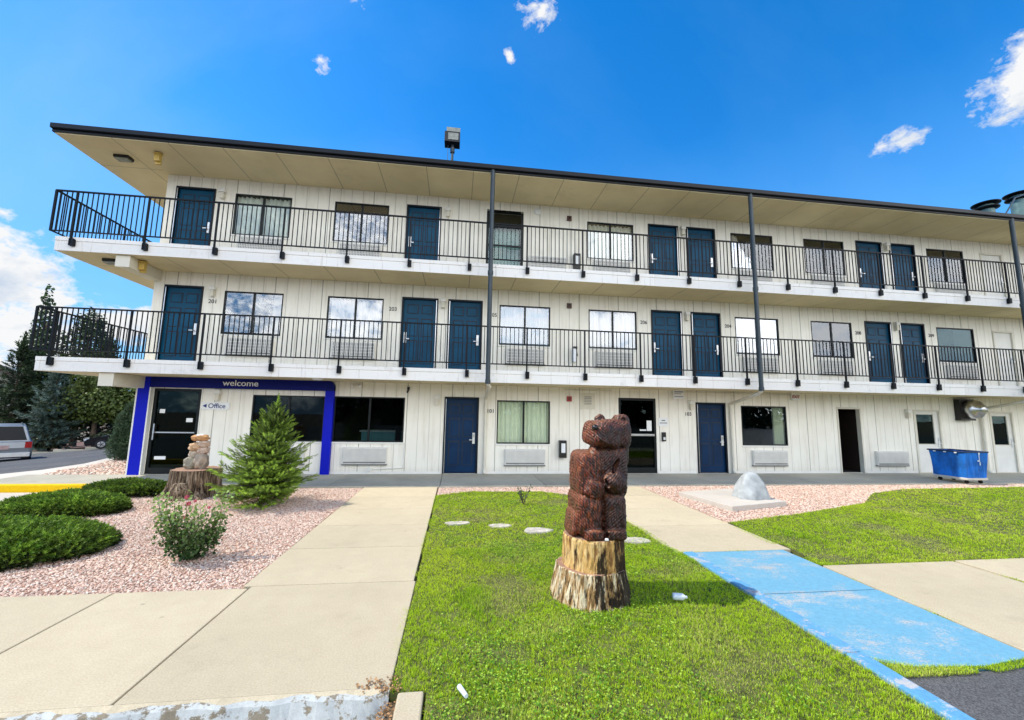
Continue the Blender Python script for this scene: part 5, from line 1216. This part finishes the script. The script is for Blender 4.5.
put('foliage', scatter('foliage', LF_V-np.array([0, .5, 0]), LF_F, PP, align_z(np.array(DD)), rng.uniform(.020, .036, n), cl, M['leaf']), o)
for k, (x, y, z) in enumerate(((-.02, -.14, .70), (.03, -.18, .64), (.07, -.14, .66), (.20, -.10, .58), (-.28, -.1, .52), (.02, -.2, .50))):
    n = 22; r_ = .028 if k < 2 else .019; DDp = rng.normal(0, 1, (n, 3))+[0, 0, .5]; Pp = DDp/np.linalg.norm(DDp, axis=1, keepdims=True)*r_*.6+[x, y, z]
    cl = np.array([(.66, .16, .20)])*rng.uniform(.7, 1.3, (n, 1)); put('blossom', scatter('blossom', LF_V-np.array([0, .5, 0]), LF_F, Pp, align_z(DDp), np.full(n, r_), cl, M['petal']), o)
# sapling weed in the lawn
random.seed(21)
o = empty('sapling', (9.30, -3.80, 0)); tag(o, 'thin leafy sapling sprouting from the lawn', 'plant'); m = MB(); PP = []; DD = []
for i in range(7):
    q = Vector((random.uniform(-.17, .17), random.uniform(-.1, .1), random.uniform(.16, .40))); m.tube((0, 0, 0), tuple(q), .006, .003, 5)
    for k in range(16): t = random.uniform(.3, 1.05); PP.append(np.array(q)*t+rng.normal(0, .02, 3)); DD.append(rng.normal(0, 1, 3))
m.build('stem', M['bark'], o); n = len(PP); cl = np.array([(.10, .13, .07)])*rng.uniform(.5, 1.6, (n, 1)); put('foliage', scatter('foliage', LF_V, LF_F, np.array(PP), align_z(np.array(DD)), rng.uniform(.02, .035, n), cl, M['leaf']), o)
# round juniper bush at the building corner
def blob_tree(name, x, y, z0, parts, n, label, cat, c1, c2, ls, trunk=None, group=None, mat_='leaf', hollow=.5, tmpl=None):
    """parts: list of (cx, cy, cz, rx, ry, rz) crown lobes"""
    o = empty(name, (x, y, z0)); tag(o, label, cat, group)
    vol = np.array([p[3]*p[4]*p[5] for p in parts])**.75; cnt = (vol/vol.sum()*n).astype(int); PP = []; DD = []; sh = []
    for p, c in zip(parts, cnt):
        d = rng.normal(0, 1, (c, 3)); d /= np.linalg.norm(d, axis=1, keepdims=True); r_ = (hollow+(1-hollow)*rng.uniform(0, 1, (c, 1))**.6)
        bump_ = 1+.28*vnoise(np.column_stack([d[:, 0]*2+p[0], d[:, 2]*2+d[:, 1]]), 3.3, 3)[:, None]
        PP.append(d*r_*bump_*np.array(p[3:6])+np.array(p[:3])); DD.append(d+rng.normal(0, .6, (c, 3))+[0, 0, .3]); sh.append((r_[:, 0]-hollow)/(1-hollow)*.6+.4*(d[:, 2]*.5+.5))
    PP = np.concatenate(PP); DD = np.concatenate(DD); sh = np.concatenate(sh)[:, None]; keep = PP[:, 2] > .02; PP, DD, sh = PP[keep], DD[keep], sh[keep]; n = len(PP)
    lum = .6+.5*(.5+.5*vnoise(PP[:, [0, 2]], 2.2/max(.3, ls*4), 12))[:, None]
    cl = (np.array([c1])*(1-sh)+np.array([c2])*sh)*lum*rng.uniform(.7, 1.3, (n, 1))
    tv, tf = tmpl if tmpl else (LF_V-np.array([0, .5, 0]), LF_F)
    put('foliage', scatter('foliage', tv, tf, PP, align_z(DD), rng.uniform(.7, 1.35, n)*ls, cl, M[mat_]), o)
    if trunk:
        m = MB(); h_, r_ = trunk; m.tube((0, 0, 0), (0, 0, h_), r_, r_*.5, 8)
        for p in parts[:8]: m.tube((0, 0, h_*.5), (p[0]*.8, p[1]*.8, p[2]), r_*.45, r_*.15, 6)
        m.build('trunk', M['bark'], o)
    return o
blob_tree('corner_juniper', -2.25, 3.25, -.04, [(0, 0, .55, .55, .5, .6), (.05, 0, 1.15, .5, .45, .6), (.1, 0, 1.55, .35, .35, .40)], 9000, 'tall rounded grey green juniper at the left corner of the motel', 'shrub', (.03, .06, .03), (.12, .20, .10), .055, (1.4, .05), None, 'needle', .55, (JUN_V*1.5, JUN_F))
# ---- background trees beyond the road
def sp_far(x, y, z0, H_, R_, lab, c1, c2, seed, nb=70): return spruce('spruce_tree', x, y, z0, H_, R_, nb, lab, 'tree', c1, c2, 'trees beyond the road', s0=.62, seed=seed, dens=.75, sprv=(JUN_V*1.15, JUN_F))
dk = (.018, .032, .014); md = (.055, .085, .030)
def poplar(x, y, z0, H_, R_, lab, seed, n=5200):
    random.seed(seed); parts = []
    for k in range(9):
        t = k/8; parts.append((random.uniform(-.4, .4)*R_, random.uniform(-.3, .3)*R_, H_*(.14+.80*t), R_*(1-.72*t**1.5)*random.uniform(.8, 1.05), R_*(1-.72*t**1.5), H_*.11))
    return blob_tree('poplar_tree', x, y, z0, parts, n, lab, 'tree', (.022, .045, .022), (.085, .14, .055), .20, (H_*.8, .16), 'trees beyond the road', hollow=.25)
poplar(-30.2, 31.5, -2.2, 14.3, 1.9, 'tallest narrow tree rising over the road left of the balconies', 5)
poplar(-29.2, 29.5, -2.2, 11.0, 1.1, 'slim narrow tree standing close in front of the tallest one', 6, 3000)
poplar(-34.6, 31.0, -2.4, 13.0, 1.3, 'narrow tree cut by the left edge of the picture', 7, 3600)
blob_tree('broad_tree', -26.2, 31.0, -2.0, [(0, 0, 8.5, 2.2, 2, 2.6), (-.9, 0, 6, 2.4, 2, 2.2), (1.2, 0, 6.5, 2.2, 2, 2.2), (.1, 0, 11.0, 1.2, 1.2, 1.6), (0, 0, 3.6, 2.8, 2, 2)], 9000, 'dark bushy tree behind the middle of the lower left railing', 'tree', dk, (.06, .10, .035), .20, (8, .25), 'trees beyond the road')
sp_far(-23.3, 29.5, -1.9, 9.2, 2.0, 'dark conifer seen through the railing right of the bushy tree', dk, md, 9)
blob_tree('leafy_tree', -21.6, 27.0, -1.6, [(0, 0, 3.6, 2.7, 2, 2.0), (-1.8, 0, 3.2, 2, 1.8, 1.8), (1.8, 0, 3.4, 2.2, 1.8, 1.8), (.3, 0, 5.4, 2, 1.6, 1.3)], 9000, 'yellow green leafy tree standing over the black car', 'tree', (.030, .048, .012), (.14, .19, .04), .17, (4, .2), 'trees beyond the road', hollow=.3)
blob_tree('leafy_tree', -16.6, 27.5, -1.5, [(0, 0, 3.0, 2.5, 2, 2.0), (-1.4, 0, 4.4, 2, 1.8, 1.6), (1.8, 0, 4.2, 2.0, 1.8, 1.8), (3.2, 0, 3.0, 2.0, 1.6, 2.0)], 9000, 'darker leafy tree behind the corner juniper', 'tree', (.03, .05, .012), (.16, .23, .045), .17, (4, .2), 'trees beyond the road', hollow=.3)
sp_far(-18.2, 29.0, -1.7, 10.5, 1.5, 'slender conifer top just left of the wall corner', dk, (.07, .11, .05), 12)
spruce('blue_spruce', -23.6, 25.6, -1.9, 6.2, 2.3, 80, 'pale blue green spruce between the silver car and the black car', 'tree', (.04, .07, .05), (.17, .24, .20), None, .42, 14, .8, sprv=(JUN_V*1.15, JUN_F))
sp_far(-28.6, 28.0, -2.0, 8.5, 2.6, 'broad dark spruce behind the silver car', dk, md, 15)
sp_far(-31.5, 27.0, -2.2, 4.6, 2.0, 'dark spruce at the left edge in front of the grey house', dk, md, 16)
blob_tree('low_bush', -19.2, 25.4, -1.55, [(0, 0, .5, 1.5, .7, .7), (1.4, 0, .5, 1.2, .7, .8)], 2500, 'low dark bush behind the black car', 'shrub', dk, (.06, .08, .03), .13, None, 'bushes behind the road kerb')
blob_tree('low_bush', -24.6, 25.0, -1.75, [(0, 0, .4, 1.6, .7, .6), (1.2, 0, .5, 1.2, .7, .6)], 2500, 'low dark bush left of the black car', 'shrub', dk, (.07, .08, .04), .13, None, 'bushes behind the road kerb')
blob_tree('distant_trees', -32, 46, -2.5, [(i*4.2, random.uniform(-2, 2), 3, 3, 2.5, random.uniform(3, 4.6)) for i in range(9)], 20000, 'dark wall of distant trees', 'trees', dk, (.05, .08, .03), .30, None)['kind'] = 'stuff'
# trees across the street, behind the photographer (seen in the window reflections)
o_ = blob_tree('street_trees', -6, -46, -.2, [(i*6.0, random.uniform(-3, 3), 3.4, 3.8, 3, random.uniform(3, 4.6)) for i in range(14)], 26000, 'row of trees across the street', 'trees', dk, (.06, .10, .035), .42, None); o_['kind'] = 'stuff'

# ------------------------------------------------------------------ grey house
o = empty('grey_house', (-42.5, 40.5, -3.0), math.radians(32)); tag(o, 'grey green gabled house with brown roof behind the trees at far left', 'house')
m = MB(); m.box(-6, 6, -4, 4, 0, 5.6); k = len(m.v); m.v += [(-6, -4, 5.6), (6, -4, 5.6), (0, -4, 9.0), (-6, 4, 5.6), (6, 4, 5.6), (0, 4, 9.0)]; m.f += [(k, k+1, k+2), (k+4, k+3, k+5)]; m.m += [0, 0]; m.build('wall', M['house_wall'], o)
m = MB()
for s in (-1, 1): m.quad((s*6.6, -4.6, 5.30), (0, -4.6, 9.04), (0, 4.6, 9.04), (s*6.6, 4.6, 5.30)); m.quad((s*6.6, -4.6, 5.05), (s*6.6, -4.6, 5.30), (0, -4.6, 9.04), (0, -4.6, 8.78)); m.quad((s*6.6, -4.6, 5.05), (s*6.6, 4.6, 5.05), (s*6.6, 4.6, 5.30), (s*6.6, -4.6, 5.30))
m.build('roof', M['shingle'], o)
for x in (-3, 2): m = MB(); m.box(x, x+1.4, -4.04, -4.0, 2.6, 4.0); m.build('window', M['car_glass'], o)

# ------------------------------------------------------------------ cars
def car(name, loc, rz, suv, paint, label):
    o = empty(name, loc, rz); tag(o, label, 'car'); hw = .92 if suv else .90
    if suv: low = [(-2.25, .45), (-2.30, .75), (-2.24, 1.02), (2.0, 1.00), (2.28, .92), (2.33, .55), (2.2, .32), (-2.15, .32)]; gh = [(-2.20, 1.02), (-1.98, 1.68), (.55, 1.70), (1.25, 1.02)]
    else: low = [(-2.25, .42), (-2.30, .70), (-2.1, .98), (-1.55, 1.0), (1.0, .94), (2.05, .74), (2.32, .55), (2.25, .25), (-2.2, .25)]; gh = [(-1.75, .98), (-1.0, 1.36), (.15, 1.38), (1.15, .93)]
    m = MB(); secs = [(-hw, -.10), (-hw+.02, 0), (hw-.02, 0), (hw, -.10)]
    def loft(poly, yy):
        k = len(m.v); N = len(poly); cx = 0; cz = sum(z for x, z in poly)/N
        for y, ins in yy: m.v += [(x*(1+ins*.25), y, cz+(z-cz)*(1+ins)) for x, z in poly]
        for j in range(len(yy)-1):
            for i in range(N): q = (i+1) % N; m.f.append((k+j*N+i, k+j*N+q, k+(j+1)*N+q, k+(j+1)*N+i)); m.m.append(0)
        m.f.append(tuple(k+i for i in range(N))); m.m.append(0); m.f.append(tuple(k+(len(yy)-1)*N+N-1-i for i in range(N))); m.m.append(0)
    loft(low, [(-hw, -.12), (-hw+.07, 0), (hw-.07, 0), (hw, -.12)])
    # cabin with tumblehome
    k = len(m.v); N = 4; yb, yt = hw-.06, hw-.26
    m.v += [(gh[0][0], -yb, gh[0][1]), (gh[1][0], -yt, gh[1][1]), (gh[2][0], -yt, gh[2][1]), (gh[3][0], -yb, gh[3][1]), (gh[0][0], yb, gh[0][1]), (gh[1][0], yt, gh[1][1]), (gh[2][0], yt, gh[2][1]), (gh[3][0], yb, gh[3][1])]
    for f_ in ((0, 3, 2, 1), (4, 5, 6, 7), (0, 1, 5, 4), (1, 2, 6, 5), (2, 3, 7, 6)): m.f.append(tuple(k+i for i in f_)); m.m.append(0)
    m.build('body', M[paint], o, bevel=.03)
    # glass panels just proud of the cabin
    def pane(pts, nm):
        g = MB(); c = sum((Vector(p) for p in pts), Vector())/4; a, b_, d_ = [Vector(p) for p in (pts[0], pts[1], pts[3])]; nn = (b_-a).cross(d_-a).normalized()
        if nn.dot(c-Vector((-.3, 0, 1.0))) < 0: nn = -nn
        q = [c+(Vector(p)-c)*.86+nn*.012 for p in pts]; g.quad(*q); g.build(nm, M['car_glass'], o)
    V_ = [Vector(v) for v in m.v[k:k+8]]
    pane([V_[0], V_[1], V_[5], V_[4]], 'rear_window'); pane([V_[2], V_[3], V_[7], V_[6]], 'windshield')
    for b_ in (0, 4):
        A, B, Cc, Dd = V_[b_], V_[b_+1], V_[b_+2], V_[b_+3]; mt = .48
        pane([A, B, B.lerp(Cc, mt), A.lerp(Dd, mt)], 'side_window'); pane([A.lerp(Dd, mt), B.lerp(Cc, mt), Cc, Dd], 'side_window')
    rw = .38 if suv else .33
    for x in (-1.42, 1.42):
        for s in (-1, 1):
            w_ = MB(); w_.tube((0, s*(hw-.20), 0), (0, s*(hw+.015), 0), rw, n=24); t_ = w_.build('wheel', M['tyre'], o, (x, 0, rw))
            w_ = MB(); w_.tube((0, s*(hw+.012), 0), (0, s*(hw+.022), 0), rw*.62, rw*.58, n=20)
            w_.build('rim', M['alloy'], t_)
            w_ = MB()
            for q in range(5):
                a = q*2*PI/5; w_.tube((0, s*(hw+.024), 0), (math.cos(a)*rw*.55, s*(hw+.024), math.sin(a)*rw*.55), .02, n=5)
            w_.build('spoke', M['black'], t_)
    for s in (-1, 1):
        g = MB(); g.box(-2.31, -2.24, s*.80-.10, s*.80+.10, .74, 1.0) if suv else g.box(-2.30, -2.16, s*.72-.14, s*.72+.14, .70, .86); g.build('tail_lamp', M['tail'], o)
        g = MB(); g.box(2.17, 2.32, s*.66-.16, s*.66+.16, .58, .72); g.build('headlight', M['lampglass'], o)
    g = MB(); g.box(-2.40, -2.20, -hw+.04, hw-.04, .38, .56); g.build('bumper', M['black'] if not suv else M['ac'], o, bevel=.02)
    g = MB(); g.box(-2.33, -2.27, -.26, .26, .70, .86); g.build('licence_plate', M['plate'], o)
    if suv:
        for s in (-.55, .55): g = MB(); g.tube((-1.7, s, 1.74), (.4, s, 1.74), .02, n=6); g.build('roof_rail', M['black'], o)
    return o
cs_ = car('parked_suv', (-14.3, 12.2, slope(-14.3, 12.2)-.07), math.radians(133), True, 'silver_car', 'silver sport utility car seen from behind at the left edge')
cs_.scale = (1.07, 1.07, 1.10)
car('parked_sedan', (-16.0, 22.9, slope(-16.0, 22.9)-.01), math.radians(213), False, 'black_car', 'black saloon car parked at the far kerb beside the corner juniper')
